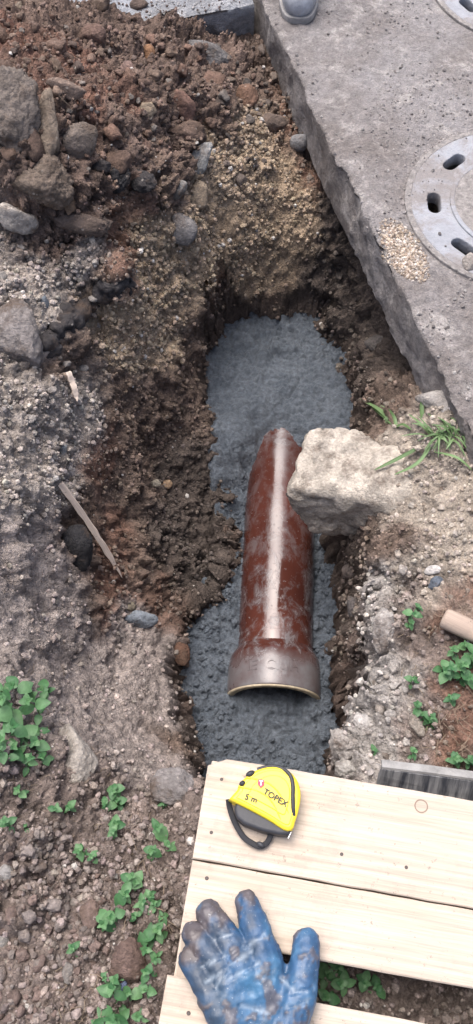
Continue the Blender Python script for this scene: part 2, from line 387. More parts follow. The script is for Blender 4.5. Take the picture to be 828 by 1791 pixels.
# broken asphalt crust: a small step along the photographed seam
seam = [at(*p)[:2] for p in ((228,478,.02),(218,497,.0),(180,500,.0),(140,535,.0),(110,560,.0),(84,585,.0),(78,612,.0))]
far = sstep(2.4, 3.6, Rr); Z = Z * (1 - far) - .15 * far
inslab = (X - E0.x) * en.x + (Y - E0.y) * en.y; infar = (X - F0.x) * fn.x + (Y - F0.y) * fn.y
wob = (fbm(Q2, 14, 4, 5) - .5)
Z = np.where((inslab > .006) | ((infar > .006) & (X < E0.x)), np.minimum(Z, -.15), Z)
sdp = poly_sd(X, Y, PIT) + wob * .05
kpit = sstep(-.032, .024, sdp); Z = Z * (1 - kpit) + np.minimum(Z, np.interp(Y, [1.0, 1.3], [-.72, -.60])) * kpit
V = np.stack([X, Y, Z], 1)
nx, ny = len(xs), len(ys)
G = V.reshape(ny, nx, 3)
du = np.gradient(G, axis=1); dv = np.gradient(G, axis=0); N = np.cross(du, dv); N /= np.linalg.norm(N, axis=2, keepdims=True) + 1e-12; N = N.reshape(-1, 3)
# soil weights in 3D
names = list(SOIL); SW = np.zeros((len(V), len(names)))
Pw = V + np.stack([fbm(V, 9, 4, 41) - .5, fbm(V, 9, 4, 42) - .5, fbm(V, 9, 4, 43) - .5], 1) * .16
idx = np.array([names.index(s) for s in soils])
for i in range(0, len(V), 40000):
    d2 = ((Pw[i:i + 40000, None, :] - P3[None]) ** 2).sum(-1); ww = 1 / (d2 + .0006) ** 2.6
    for k in range(len(names)): SW[i:i + 40000, k] = ww[:, idx == k].sum(1)
SW /= SW.sum(1, keepdims=True)
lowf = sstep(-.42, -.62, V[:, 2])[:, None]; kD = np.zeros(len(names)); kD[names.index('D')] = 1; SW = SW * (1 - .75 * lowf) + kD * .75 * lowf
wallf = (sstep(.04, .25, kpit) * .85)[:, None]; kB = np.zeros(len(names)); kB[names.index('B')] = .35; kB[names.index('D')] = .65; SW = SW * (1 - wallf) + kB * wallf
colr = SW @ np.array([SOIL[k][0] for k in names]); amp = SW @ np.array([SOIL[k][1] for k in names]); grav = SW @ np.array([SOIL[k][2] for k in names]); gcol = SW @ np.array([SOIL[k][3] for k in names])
amp = amp * (1 - sstep(2.0, 3.0, Rr)) + .004
fine = (np.abs(X) < 1.0) & (Y > -.4) & (Y < 2.7)
Vf = V[fine]; disp = np.zeros(len(V))
patch = .45 + 1.1 * sstep(.35, .65, fbm(Vf, 7, 3, 77))
disp[fine] = 1.6 * (fbm(Vf, 9, 5, 3) - .5) + patch * (.85 * (lump(Vf + (fbm(Vf, 30, 2, 8) - .5)[:, None] * .02, 20, 1) - .3) + .5 * (lump(Vf, 52, 2) - .3) + .36 * (lump(Vf, 105, 4) - .3)) + .6 * (fbm(Vf, 70, 3, 6) - .5) + .35 * (fbm(Vf, 190, 2, 7) - .5)
V = V + N * (disp * amp * 1.15)[:, None]
V[:, 2] = np.where((inslab > .012) | ((infar > .012) & (X < E0.x)), np.minimum(V[:, 2], -.135), V[:, 2])
# colour variation by clump + reddish clay streaks
tone = np.ones(len(V)); tone[fine] = .72 + .56 * fbm(Vf, 16, 5, 21)
_, cid = worley(Vf, 30, 12); tone[fine] *= .85 + .3 * cid
red = np.zeros(len(V)); red[fine] = sstep(.52, .68, fbm(Vf, 5, 4, 31)); wS = SW[:, names.index('S')] + SW[:, names.index('B')]
colr = colr * tone[:, None]
colr = colr * (1 + (red * wS)[:, None] * np.array([.22, -.02, -.10]))
I = np.arange(ny * nx).reshape(ny, nx)
Fq = np.stack([I[:-1, :-1].ravel(), I[:-1, 1:].ravel(), I[1:, 1:].ravel(), I[1:, :-1].ravel()], 1)
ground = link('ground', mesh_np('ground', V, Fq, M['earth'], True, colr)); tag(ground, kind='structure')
keep = (np.abs(V[Fq[:, 0], 0]) < 1.1) & (V[Fq[:, 0], 1] > -.5) & (V[Fq[:, 0], 1] < 2.8)
BV = [BVHTree.FromPolygons(V.tolist(), Fq[keep].tolist())]

# ------------------------------------------------------------------ pavement slabs
MH = [(at(906, 362, 0), .255), (Vector((.779, 2.382, 0)), .255)]
def slab(name, origin, dirx, dirn, t_rng, d_max, fine_t, fine_d, thick, mat, holes=(), seed=0, tmax_fn=None):
    def ax(lo, hi, f0, f1, st):
        c = list(np.arange(f0, f1, st)); s = st; x = f0; a = []; b = []
        while x > lo: s *= 1.3; x -= s; a.append(x)
        s = st; x = c[-1]
        while x < hi: s *= 1.3; x += s; b.append(x)
        return np.array(a[::-1] + c + b)
    ts = ax(t_rng[0], t_rng[1], fine_t[0], fine_t[1], .006); ds = ax(0, d_max, 0, fine_d, .006); ds = ds[ds >= 0]; ds[0] = 0
    side = np.linspace(-thick, -.004, 14); nt_, nd = len(ts), len(ds)
    cols = len(side) + nd
    T = np.repeat(ts[:, None], cols, 1); Dd = np.concatenate([np.zeros(len(side)), ds])[None].repeat(nt_, 0); Zz = np.concatenate([side, np.zeros(nd)])[None].repeat(nt_, 0)
    P = np.stack([origin.x + dirx.x * T + dirn.x * Dd, origin.y + dirx.y * T + dirn.y * Dd, Zz], -1).reshape(-1, 3)
    Tf, Df = T.ravel(), Dd.ravel()
    edge = np.exp(-Df / .015); chip = (fbm(P, 11, 5, seed + 1) - .5) * .022 + (lump(P, 28, seed + 2) - .4) * .012 * (fbm(P, 5, 2, seed) > .5)
    P[:, 0] += dirn.x * chip * edge; P[:, 1] += dirn.y * chip * edge
    top = Zz.ravel() > -.003
    bumps = (fbm(P, 2.2, 3, seed + 3) - .5) * .012 + patchy(P, seed) + (fbm(P, 60, 3, seed + 4) - .5) * .003
    flat = np.ones(len(P))
    for c, r in holes: flat *= sstep(r - .01, r + .05, np.hypot(P[:, 0] - c.x, P[:, 1] - c.y))
    P[:, 2] += np.where(top, bumps * flat - .007 * np.exp(-Df / .008), 0)
    J = np.arange(nt_ * cols).reshape(nt_, cols)
    F = np.stack([J[:-1, :-1].ravel(), J[1:, :-1].ravel(), J[1:, 1:].ravel(), J[:-1, 1:].ravel()], 1)
    if dirx.x * dirn.y - dirx.y * dirn.x < 0: F = F[:, ::-1]
    F = F[:, ::-1]
    c = P[F].mean(1); ok = np.ones(len(F), bool)
    for hc, hr in holes: ok &= np.hypot(c[:, 0] - hc.x, c[:, 1] - hc.y) > hr - .03
    if tmax_fn is not None: ok &= tmax_fn(c)
    F = F[ok]
    o = link(name, mesh_np(name, P, F, mat, True)); tag(o, kind='structure')
    kk = (np.abs(c[ok][:, 0]) < 1.2) & (c[ok][:, 1] < 3)
    BV.append(BVHTree.FromPolygons(P.tolist(), F[kk].tolist()))
    return o
def patchy(P, seed):
    k = sstep(.5, .62, fbm(P, 4, 4, seed + 9))
    return k * (.005 * lump(P, 45, seed + 5) + .004 * lump(P, 100, seed + 6)) + .0018 * lump(P, 80, seed + 7)
slab('pavement', E0, ed, en, (-12, 12), 14, (-.6, 1.7), .9, .135, M['pavement'], MH, 50)
slab('far_pavement', F0, fd, fn, (-14, .30), 14, (-.9, .3), .6, .135, M['far_pavement'], (), 90,
     lambda c: ((c[:, 0] - E0.x) * en.x + (c[:, 1] - E0.y) * en.y) < -.01)
for c_, r_ in MH:                                          # the tops of the manhole covers also carry things
    BV.append(BVHTree.FromPolygons([(c_.x + r_ * math.cos(k * .19635), c_.y + r_ * math.sin(k * .19635), .0075) for k in range(32)], [tuple(range(32))]))
def cast(o, d):
    best = None
    for b in BV:
        r = b.ray_cast(o, d)
        if r[0] is not None and (best is None or r[3] < best[3]): best = r
    return best
def hit(px, py):
    r = cast(cam.location, ray(px, py).normalized())
    if r is None: return at(px, py, 0), Vector((0, 0, 1)), (CAMZ / -ray(px, py).z)
    s = (r[0] - cam.location).dot(Vector((0, ST, -CT)))
    nn = r[1] if r[1].z > 0 else -r[1]
    return r[0], nn, s
def zat(x, y):
    r = cast(Vector((x, y, 1.2)), Vector((0, 0, -1))); return r[0].z if r else 0.0

# ------------------------------------------------------------------ fresh concrete
PX0, PX1 = Vector((.092, .690, -.600)), Vector((.136, 1.50, -.606)); pax = (PX1 - PX0).normalized()
cx = np.arange(-.30, .42, .0036); cy = np.arange(.24, 1.82, .0036)
CX, CY = [a.ravel() for a in np.meshgrid(cx, cy)]; CQ = np.stack([CX, CY, np.zeros_like(CX)], 1)
pipe_x = PX0.x + (CY - PX0.y) * pax.x / pax.y
rear = sstep(1.02, 1.28, CY - .10 * np.exp(-((CX - pipe_x) / .10) ** 4) + (fbm(CQ, 12, 3, 2) - .5) * .08)
CZ = ZF * (1 - rear) + ZR * rear
CZ += (1 - rear) * (.03 * sstep(.10, .22, np.abs(CX - pipe_x)) * (CY > .6) - .012) + (fbm(CQ, 5, 3, 4) - .5) * .05 * (1 - .5 * rear)
trow = sstep(.45, .6, fbm(CQ, 4.5, 3, 14)); rough_c = .62 + .45 * trow
CZ += rough_c * (.018 * lump(CQ, 26, 30) + .015 * lump(CQ, 60, 31) + .009 * lump(CQ, 120, 32)) + (fbm(CQ, 40, 4, 33) - .5) * .018 - .010 * sstep(.035, .0, np.abs(fbm(CQ, 9, 4, 35) - .5)) * (fbm(CQ, 6, 2, 37) > .5)
lumpy = (1 - rear) * (CX < pipe_x - .07) * sstep(.8, .9, CY) + (1 - rear) * (CX > pipe_x + .07)
CZ += lumpy * .022 * lump(CQ, 38, 36)
front = sstep(.62, .52, CY); CZ += front * .012
csd = poly_sd(CX, CY, PIT); CZ -= .25 * sstep(-.03, -.09, csd)
CV = np.stack([CX, CY, CZ], 1); I = np.arange(len(CV)).reshape(len(cy), len(cx))
Fc = np.stack([I[:-1, :-1].ravel(), I[:-1, 1:].ravel(), I[1:, 1:].ravel(), I[1:, :-1].ravel()], 1); Fc = Fc[csd[Fc[:, 0]] > -.085]
used = np.unique(Fc); rm = np.full(len(CV), -1); rm[used] = np.arange(len(used))
conc = link('fresh_concrete', mesh_np('fresh_concrete', CV[used], rm[Fc], M['wet']))
tag(conc, 'wet blue grey concrete poured around the brown pipe in the trench', 'concrete')
BV.append(BVHTree.FromPolygons(CV[used].tolist(), rm[Fc].tolist()))

# ================================================================== PIPE
def pipe_mat():
    m = NT('glazed_clay'); co = m.coord(); sep = m.n('SeparateXYZ'); m.l(co, sep.inputs[0])
    c = m.ramp(m.noise(co, 9, 4, 0.6), [(0.3, (0.046, 0.015, 0.011)), (0.7, (0.082, 0.026, 0.018))])
    mp = m.n('Mapping'); mp.inputs['Scale'].default_value = (1, 1, .8); m.l(co, mp.inputs[0])
    smear = m.ramp(m.noise(mp.outputs[0], 30, 7, 0.74, .5), [(0.47, 0.0), (0.64, 0.8)])
    near = m.n('MapRange'); near.inputs[1].default_value = .42; near.inputs[2].default_value = -.06; near.inputs[3].default_value = .22; near.inputs[4].default_value = 1.0
    m.l(sep.outputs['Z'], near.inputs[0])
    end = m.n('MapRange'); end.inputs[1].default_value = .48; end.inputs[2].default_value = .60; end.inputs[3].default_value = 0.0; end.inputs[4].default_value = 1.0
    m.l(sep.outputs['Z'], end.inputs[0])
    k = m.math('MULTIPLY', smear, m.math('ADD', near.outputs[0], .1))
    sock = m.n('MapRange'); sock.inputs[1].default_value = .02; sock.inputs[2].default_value = -.02; sock.inputs[3].default_value = 0; sock.inputs[4].default_value = .95
    m.l(m.math('ADD', sep.outputs['Z'], m.math('MULTIPLY', m.noise(co, 22, 4), .05)), sock.inputs[0])
    k = m.math('MAXIMUM', k, m.math('MULTIPLY', sock.outputs[0], m.ramp(m.noise(co, 14, 5, 0.7), [(0.35, 0.45), (0.6, 1.0)])))
    k = m.math('MAXIMUM', k, m.math('MULTIPLY', end.outputs[0], m.ramp(m.noise(co, 30, 5), [(0.42, 0.0), (0.6, 0.8)])))
    sp = m.ramp(m.noise(co, 130, 3, 0.7), [(0.66, 0.0), (0.7, 0.7)]); k = m.math('MAXIMUM', k, sp)
    c = m.mix(k, c, (0.15, 0.145, 0.15))
    r = m.math('ADD', m.math('MULTIPLY', k, .3), .13)
    nb = m.bump(m.math('ADD', m.math('MULTIPLY', k, .6), m.math('MULTIPLY', m.noise(co, 45, 3), .25)), 0.0012, 0.5)
    return m.set(c, r, nb, **{'IOR': 1.54})
M['pipe'] = pipe_mat()
M['rim'] = simple('unglazed_clay', (0.58, 0.49, 0.34), 0.85, 180, .002, .35, 60)
def lathe(prof, n=96):                                    # profile (z along axis, radius) -> verts, faces
    Vv, Ff = [], []
    for z, r in prof:
        for k in range(n):
            a = 2 * math.pi * k / n; Vv.append((r * math.cos(a), r * math.sin(a), z))
    for i in range(len(prof) - 1):
        for k in range(n): Ff.append((i * n + k, i * n + (k + 1) % n, (i + 1) * n + (k + 1) % n, (i + 1) * n + k))
    return np.array(Vv), np.array(Ff)
rotp = pax.to_track_quat('Z', 'Y').to_euler()
pipe = empty('clay_pipe', PX0, rotp); tag(pipe, 'glossy reddish brown clay sewer pipe bedded in the wet concrete', 'pipe')
RP = .0915
v, f = lathe([(.0, RP - .016), (.0, RP)] + [(z, RP + .0006 * math.sin(z * 37)) for z in np.linspace(.004, .84, 40)] + [(.84, RP - .016), (.0, RP - .016)])
link('barrel', mesh_np('barrel', v, f, M['pipe']), pipe)
v, f = lathe([(.018, RP + .0008), (.012, RP + .004), (.0, RP + .012), (-.012, RP + .0165), (-.03, RP + .0185), (-.07, RP + .0195), (-.094, RP + .0195), (-.0985, RP + .018), (-.0985, RP + .0015), (-.04, RP + .0005), (-.03, RP - .012), (.01, RP - .013)])
sock = link('socket', mesh_np('socket', v, f, M['pipe']), pipe)
v, f = lathe([(-.0975, RP + .0187), (-.1005, RP + .0178), (-.1010, RP + .012), (-.1005, RP + .003), (-.0975, RP + .0020)])
link('rim', mesh_np('rim', v, f, M['rim']), sock)
# pressed lettering on the socket
tm = text_mesh('lettering', 'IE  CIUH', .034, M['pipe'], .0009); tv = verts_of(tm)
Rs = RP + .0192
ang = math.pi / 2
# local Y of the pipe frame that points up:
upl = (rotp.to_matrix().inverted() @ Vector((0, 0, 1))); a0 = math.atan2(upl.y, upl.x); rgt = (rotp.to_matrix().inverted() @ Vector((1, 0, 0)))
sg = 1 if (math.cos(a0 + .1) * rgt.x + math.sin(a0 + .1) * rgt.y) > (math.cos(a0) * rgt.x + math.sin(a0) * rgt.y) else -1
aa = a0 + sg * (tv[:, 0] / Rs - .05); rr_ = Rs + tv[:, 2] + .0004
set_verts(tm, np.stack([rr_ * np.cos(aa), rr_ * np.sin(aa), -.052 + tv[:, 1]], 1)); link('lettering', tm, sock)

# ================================================================== ROCKS
def icos(sub):
    bm = bmesh.new(); bmesh.ops.create_icosphere(bm, subdivisions=sub, radius=1.0)
    v = np.array([x.co[:] for x in bm.verts]); f = np.array([[q.index for q in x.verts] for x in bm.faces]); bm.free(); return v, f
ICO = {k: icos(k) for k in (1, 2, 3, 4, 5)}
def rock_verts(sub, seed, planes=11, ang=1.0, noise=.10, crumb=0.0):
    v, f = ICO[sub]; rg = np.random.default_rng(seed)
    nn = rg.normal(size=(planes, 3)); nn /= np.linalg.norm(nn, axis=1, keepdims=True); dd = rg.uniform(.62, .95, planes)
    dots = np.clip(v @ nn.T, .02, 1); rad = 1 / (((dots / dd) ** 14).sum(1) ** (1 / 14)); rad = np.minimum(rad, 1.15)
    rad = ang * rad + (1 - ang) * .9
    p = v * rad[:, None]; off = rg.uniform(0, 50, 3)
    dsp = noise * 2.2 * (fbm(p + off, 1.7, 5, seed) - .5) + noise * .5 * (lump(p + off, 4.5, seed) - .4) + noise * .5 * (fbm(p + off, 9, 3, seed + 3) - .5)
    dsp = dsp + crumb * (.09 * (lump(p + off, 5, seed + 7) - .4) + .07 * (lump(p + off, 11, seed + 8) - .4) + .04 * (lump(p + off, 22, seed + 9) - .4)) + .03 * (fbm(p + off, 14, 3, seed + 4) - .5)
    return p * (1 + dsp)[:, None], f
def rock(name, px, py, w, h, color, label, cat='stone', rot=0.0, planes=10, ang=1.0, noise=.16, sink=.28, sub=4, group=None, seed=None, thick=.75, mat='rock', tilt=None):
    p, nrm, s = hit(px, py); k = s / FPX / 2
    seed = seed if seed is not None else int(px * 7 + py * 13)
    v, f = rock_verts(sub, seed, planes, ang, noise, 1.6 if name in ('rubble_chunk', 'asphalt_lump', 'mortar_chunk', 'clay_lump') else (.3 if name in ('cobble', 'pebble') else .75))
    sx, sy = w * k, h * k; sz = thick * min(sx, sy) if thick < 1.5 else thick * .01
    v = v / np.abs(v).max(0) * np.array([sx, sy, sz])
    o = link(name, mesh_np(name, v, f, M[mat], True)); o.color = (*color, 1)
    vd = (cam.location - p).normalized(); upv = (nrm.normalized() * .55 + vd * .6).normalized() if tilt is None else tilt
    q = Vector((0, 0, 1)).rotation_difference(upv); o.rotation_mode = 'QUATERNION'; o.rotation_quaternion = q @ Euler((0, 0, rot)).to_quaternion()
    o.location = p + upv * (sz * (1 - 2 * sink) * .5)
    tag(o, label, cat, group); return o
GREY, TAN, BRN, RED, DRK = (.25, .235, .225), (.30, .235, .17), (.15, .105, .08), (.19, .11, .08), (.045, .042, .043)
PALE, CHK, BLU = (.38, .345, .31), (.5, .475, .45), (.21, .235, .265)
rock('rubble_chunk', 22, 205, 100, 190, (.19, .16, .138), 'large crumbly grey rubble chunk on the left flank of the spoil heap', 'rubble', .1, 13, .9, .2, .3, 5)
rock('stone_slab', 88, 225, 48, 135, (.25, .2, .155), 'upright tan stone slab leaning on the crumbly grey rubble chunk', 'stone', -.05, 14, .9, .2, .3, 4, thick=.9, seed=21)
rock('rubble_chunk', 72, 322, 135, 95, (.185, .145, .115), 'broad brown rubble chunk with white chips below the upright tan slab', 'rubble', .1, 10, .9, .15, .3, 5)
rock('stone', 28, 385, 85, 52, PALE, 'pale stone with a clean broken edge below the broad brown rubble chunk', 'stone', -.35)
rock('cobble', 320, 400, 56, 64, (.22, .205, .195), 'rounded grey cobble half buried in tan gravel under the heap', 'stone', .4, 9, .45, .07, .3, 4)
rock('stone', 353, 278, 40, 64, (.3, .295, .28), 'upright angular pale grey stone standing at the foot of the heap', 'stone', -.5, 9, 1, .12, .15)
rock('cobble', 312, 334, 42, 40, (.26, .25, .235), 'small rounded grey cobble above the half buried cobble', 'stone', .4, 9, .6, .08)
rock('stone', 345, 346, 44, 60, TAN, 'tan gritty stone right of the small rounded cobble', 'stone', -.3, 10, .8, .12)
rock('boulder', 365, 98, 92, 64, (.16, .15, .145), 'dark grey boulder in front of the cut far pavement edge', 'stone', -.2, 10, .95, .14, .25, 5)
rock('stone', 260, 95, 24, 36, (.27, .15, .085), 'small orange brown stone on top of the spoil heap', 'stone')
rock('clay_lump', 431, 176, 46, 54, (.19, .115, .08), 'reddish clay lump beside the trench at the heap foot', 'clay lump', .2, 10, .6, .2, .25, 4, mat='clod')
rock('clay_lump', 320, 186, 66, 52, (.165, .10, .078), 'big reddish clay lump in the middle of the spoil heap', 'clay lump', -.3, 10, .8, .16, .25, 4, mat='clod')
rock('stone', 258, 192, 34, 28, TAN, 'small tan stone beside the big reddish clay lump', 'stone')
rock('clay_lump', 336, 234, 80, 48, (.15, .105, .082), 'flat brown clay lump behind the upright angular pale stone', 'clay lump', -.1, 10, .8, .18, .25, 4, mat='clod')
rock('clay_lump', 167, 63, 56, 50, (.16, .105, .085), 'reddish clay lump near the crest of the spoil heap', 'clay lump', .1, 10, .7, .18, .25, 4, mat='clod')
rock('stone_flake', 222, 126, 38, 36, (.24, .165, .14), 'flat pinkish brown stone flake on the spoil heap', 'stone', .2, 8, 1, .06, .3, 3, thick=.4)
rock('stone_slab', 113, 156, 76, 32, (.24, .18, .145), 'tan brown slab lying across the spoil heap crest', 'stone', -.3, 9, 1, .08, .25)
rock('boulder', 140, 240, 62, 76, (.2, .165, .14), 'grey brown angular boulder right of the upright tan slab', 'stone', -.3, 10, .95, .12, .25, 4)
rock('asphalt_lump', 200, 318, 72, 62, DRK, 'black crumbly asphalt lump at the foot of the heap', 'asphalt lump', .2, 12, .6, .28, .3, 5)
rock('asphalt_lump', 250, 322, 50, 64, (.055, .05, .05), 'second black asphalt lump with pale chips next to tan stone', 'asphalt lump', .6, 12, .6, .26, .3, 4)
rock('asphalt_lump', 175, 290, 40, 34, (.06, .052, .05), 'small blackish asphalt lump above the other asphalt lumps', 'asphalt lump', 0, 12, .6, .26, .3, 4)
rock('boulder', 30, 590, 100, 130, (.245, .22, .205), 'wide grey limestone boulder bedded in gravel left of the asphalt crust', 'stone', .2, 10, .9, .1, .38, 5)
rock('stone', 124, 362, 22, 34, (.21, .145, .10), 'small brown angular stone under the broad brown rubble chunk', 'stone', .3)
rock('clay_lump', 150, 392, 120, 46, (.125, .095, .078), 'long dark earth lump lying above the asphalt crust', 'clay lump', -.1, 10, .7, .16, .35, 4, mat='clod')
rock('stone', 78, 530, 20, 28, BLU, 'small blue grey stone beside the wide limestone boulder', 'stone', .2)
rock('cobble', 523, 250, 32, 30, (.22, .215, .215), 'small round grey cobble by the foot of the pavement edge', 'stone', 0, 8, .4, .06)
rock('stone', 475, 215, 60, 44, (.15, .115, .095), 'brown flat stone in the trench above the round grey cobble', 'stone', .2, 9, .9, .12, .35)
rock('stone', 243, 1083, 70, 34, (.26, .29, .32), 'flat pointed blue grey stone on the left trench bank', 'stone', .05, 8, 1, .1, .2, 4, seed=5)
rock('stone', 316, 1145, 34, 50, (.115, .065, .045), 'small rusty brown stone at the rim of the wet concrete', 'stone', .2, 10, .8, .15)
rock('pebble', 228, 1061, 20, 20, (.25, .215, .16), 'round tan pebble just above the flat pointed blue grey stone', 'stone', 0, 8, .4, .08, sub=3)
rock('asphalt_lump', 136, 957, 62, 88, (.04, .038, .039), 'rounded black asphalt lump under the pale wooden lath', 'asphalt lump', .25, 10, .5, .1, .35, 4)
rock('stone_slab', 134, 1325, 96, 130, (.36, .325, .285), 'pale limestone slab bedded beside the big leafy weeds', 'stone', .55, 9, 1, .09, .32, 5, seed=3)
rock('stone_slab', 303, 1376, 90, 80, (.24, .22, .21), 'flat grey stone slab touching the pallet corner', 'stone', .2, 8, 1, .08, .32, 5, seed=12)
rock('clay_lump', 226, 1674, 76, 84, (.18, .125, .105), 'big brown clay lump among weeds beside the pallet', 'clay lump', .1, 11, .7, .16, .3, 4, mat='clod')
rock('clay_lump', 157, 1598, 40, 58, (.185, .135, .115), 'smooth flat brown clay lump in the crumbly earth near the weeds', 'clay lump', .2, 9, .9, .08, .3, 4, mat='clod')
rock('cobble', 12, 1526, 34, 32, (.33, .315, .30), 'pale rounded cobble lying in the crumbly earth', 'stone', 0, 8, .4, .06)
rock('cobble', 2, 1642, 30, 44, (.37, .345, .31), 'pale tan cobble below the pale rounded cobble', 'stone', 0, 8, .5, .06)
rock('stone', 66, 1490, 24, 44, PALE, 'narrow pale stone above the crumbly earth clods', 'stone', .35)
rock('stone', 120, 1700, 26, 40, (.32, .29, .26), 'pale pitted stone beside the big brown clay lump', 'stone', .1)
rock('mortar_chunk', 601, 1302, 70, 66, (.4, .37, .34), 'pale crumbly mortar chunk at the trench corner by the pallet', 'mortar chunk', .2, 13, .7, .26, .3, 5)
rock('mortar_chunk', 636, 1266, 42, 52, CHK, 'white crumbly mortar chunk on the trench edge', 'mortar chunk', .4, 13, .8, .25, .3, 4)
rock('mortar_chunk', 606, 1345, 44, 36, (.36, .34, .31), 'grey mortar chunk against the pallet board edge', 'mortar chunk', .4, 13, .8, .2, .3, 4)
rock('mortar_chunk', 660, 1195, 30, 80, (.4, .375, .345), 'long pale mortar crust along the trench edge', 'mortar chunk', .1, 13, .7, .25, .35, 4)
rock('mortar_chunk', 672, 1100, 44, 90, (.42, .39, .36), 'pale mortar crust on the trench edge left of the wooden handle', 'mortar chunk', -.1, 13, .7, .25, .38, 4)
rock('concrete_lump', 772, 705, 110, 52, (.34, .315, .29), 'broken pale concrete lump between pavement and grass tuft', 'concrete lump', -.5, 9, 1, .1, .3, 4)
rock('stone', 727, 1272, 26, 44, (.3, .265, .225), 'tan splintered stone in the soil behind the black timber', 'stone', .6)
rock('pebble', 757, 998, 32, 18, CHK, 'white pebble on the tan bank', 'stone', 0, 8, .5, .08, sub=3)
rock('stone', 764, 1019, 34, 26, (.13, .15, .18), 'dark blue stone next to the white pebble', 'stone', .2)
rock('cobble', 821, 461, 26, 36, PALE, 'pale cobble lying on the slotted manhole cover', 'stone', 0, 8, .5, .06, .2)
rock('stone', 660, 600, 46, 40, (.13, .115, .105), 'dark flat stone in the trench wall under the pavement edge', 'stone', .2, 9, 1, .1, .35)
rock('stone', 290, 848, 26, 20, (.32, .22, .14), 'orange tan stone in the dark left trench wall', 'stone', 0, 9, .8, .12, sub=3)
rock('stone', 272, 846, 20, 16, (.30, .265, .21), 'cream stone next to the orange tan stone', 'stone', 0, 9, .8, .12, sub=3)
rock('stone', 112, 787, 16, 24, (.3, .31, .31), 'pale grey chip on the left trench bank', 'stone', 0, 9, 1, .1, sub=3)
rock('stone', 40, 15, 34, 22, (.3, .25, .2), 'pale tan stone on the back of the spoil heap', 'stone', 0, 9, .8, .1, sub=3)
rock('stone', 244, 10, 34, 22, (.12, .09, .075), 'dark clod of earth lying on the far pavement', 'stone', 0, 9, .6, .18, .15, 3)
rock('stone', 615, 1000, 34, 34, (.16, .13, .115), 'brown cobble sticking out of the right trench wall', 'stone', 0, 9, .5, .1, .3, 3)
rock('stone', 620, 1060, 30, 50, (.14, .125, .12), 'dark stone in the right trench wall beside the pipe', 'stone', 0, 9, .7, .12, .35, 3)

rock('plastic_scrap', 216, 1722, 16, 22, (.22, .27, .42), 'small blue plastic scrap among the weeds by the pallet', 'plastic scrap', .2, 8, 1, .1, .1, 3)
# the big limestone block jutting over the pipe
def limestone():
    P = [(533,750,-.135),(560,741,-.125),(610,744,-.125),(690,772,-.115),(775,806,-.09),(806,885,-.09),(724,893,-.125),(640,884,-.15),(513,850,-.17),(519,800,-.15),(512,868,-.215),(543,922,-.305),(640,945,-.33),(728,932,-.3),(565,800,-.33),(700,800,-.33)]
    bm = bmesh.new()
    for a, b, z in P: bm.verts.new(at(a, b, z))
    bmesh.ops.convex_hull(bm, input=bm.verts)
    me = remeshed('limestone_block', bm, .006, 3, M['rock']); v = verts_of(me); nn = normals_of(me)
    d = (fbm(v, 9, 5, 61) - .5) * .05 + (lump(v, 30, 62) - .4) * .008 + (fbm(v, 55, 4, 63) - .5) * .010
    under = sstep(.2, -.4, nn[:, 2]); d += under * (lump(v, 22, 64) - .5) * .02
    set_verts(me, v + nn * d[:, None])
    o = link('limestone_block', me); o.color = (.47, .42, .355, 1)
    tag(o, 'big pale limestone block jutting out over the brown pipe', 'stone block')
    BV.append(BVHTree.FromPolygons(verts_of(me).tolist(), [list(p.vertices) for p in me.polygons]))
limestone()

# broken asphalt crust edge
def crust():
    p = [hit(a, b)[0] for a, b in ((226,488),(215,497),(190,500),(168,512),(148,530),(126,548),(104,568),(86,588),(80,606))]
    path = smooth_path(p, 6); bm = tube_bm(path, [.019 + .005 * math.sin(i * 1.7) for i in range(len(path))], 10)
    me = remeshed('asphalt_crust', bm, .004, 2, M['rock']); v = verts_of(me); nn = normals_of(me)
    set_verts(me, v + nn * ((lump(v, 45, 71) - .4) * .016 + (fbm(v, 22, 4, 72) - .5) * .03)[:, None])
    o = link('asphalt_crust', me); o.color = (.055, .05, .05, 1); o.location.z = -.012; tag(o, 'broken edge of black asphalt crust above the tan trench wall', 'asphalt crust')
crust()

# ------------------------------------------------------------------ earth clods: individuals
CL = []
for k in range(10):
    v, f = rock_verts(3, 300 + k, 12, .9, .34, 1.0); v = v / np.abs(v).max(); CL.append(mesh_np('clod', v, f, M['clod'], True))
def scatter_clods(n, region, size, colors, name, label, group, cat, minsep=.7):
    done = []; tries = 0
    while len(done) < n and tries < n * 30:
        tries += 1
        px, py = random.uniform(region[0], region[2]), random.uniform(region[1], region[3])
        if len(region) > 4 and not region[4](px, py): continue
        sz = size[0] + (size[1] - size[0]) * random.random() ** 2.2
        if any(math.hypot(px - a, py - b) < (sz + c) * .5 * minsep for a, b, c in done): continue
        p, nn, s = hit(px, py); r = sz * s / FPX / 2
        o = link(name, random.choice(CL)); c = random.choice(colors); q = random.uniform(.8, 1.2); o.color = (c[0] * q, c[1] * q, c[2] * q, 1)
        o.scale = (r * random.uniform(.85, 1.15), r * random.uniform(.75, 1.1), r * random.uniform(.6, .85))
        o.rotation_euler = (random.uniform(-.5, .5), random.uniform(-.5, .5), random.uniform(0, 6.28)); o.location = p + nn * r * .22
        mid = (size[0] + size[1]) / 2
        if isinstance(label, str): lb = label
        else: lb = label[1] % ('large' if sz > mid else 'small', label[0][colors.index(c)])
        tag(o, lb, cat, group); done.append((px, py, sz))
heapc = [(.15, .102, .08), (.13, .09, .072), (.17, .108, .082), (.11, .082, .07), (.185, .135, .105), (.2, .175, .155)]
scatter_clods(170, (0, 5, 470, 300, lambda x, y: y < 300 - (x - 180) * .35 and y > (x - 170) * .45), (13, 66), heapc, 'clod', (['brown', 'dark brown', 'reddish', 'blackish', 'tan', 'greyish'], '%s %s earth clod loose on the spoil heap'), 'earth clods of the spoil heap', 'clod')
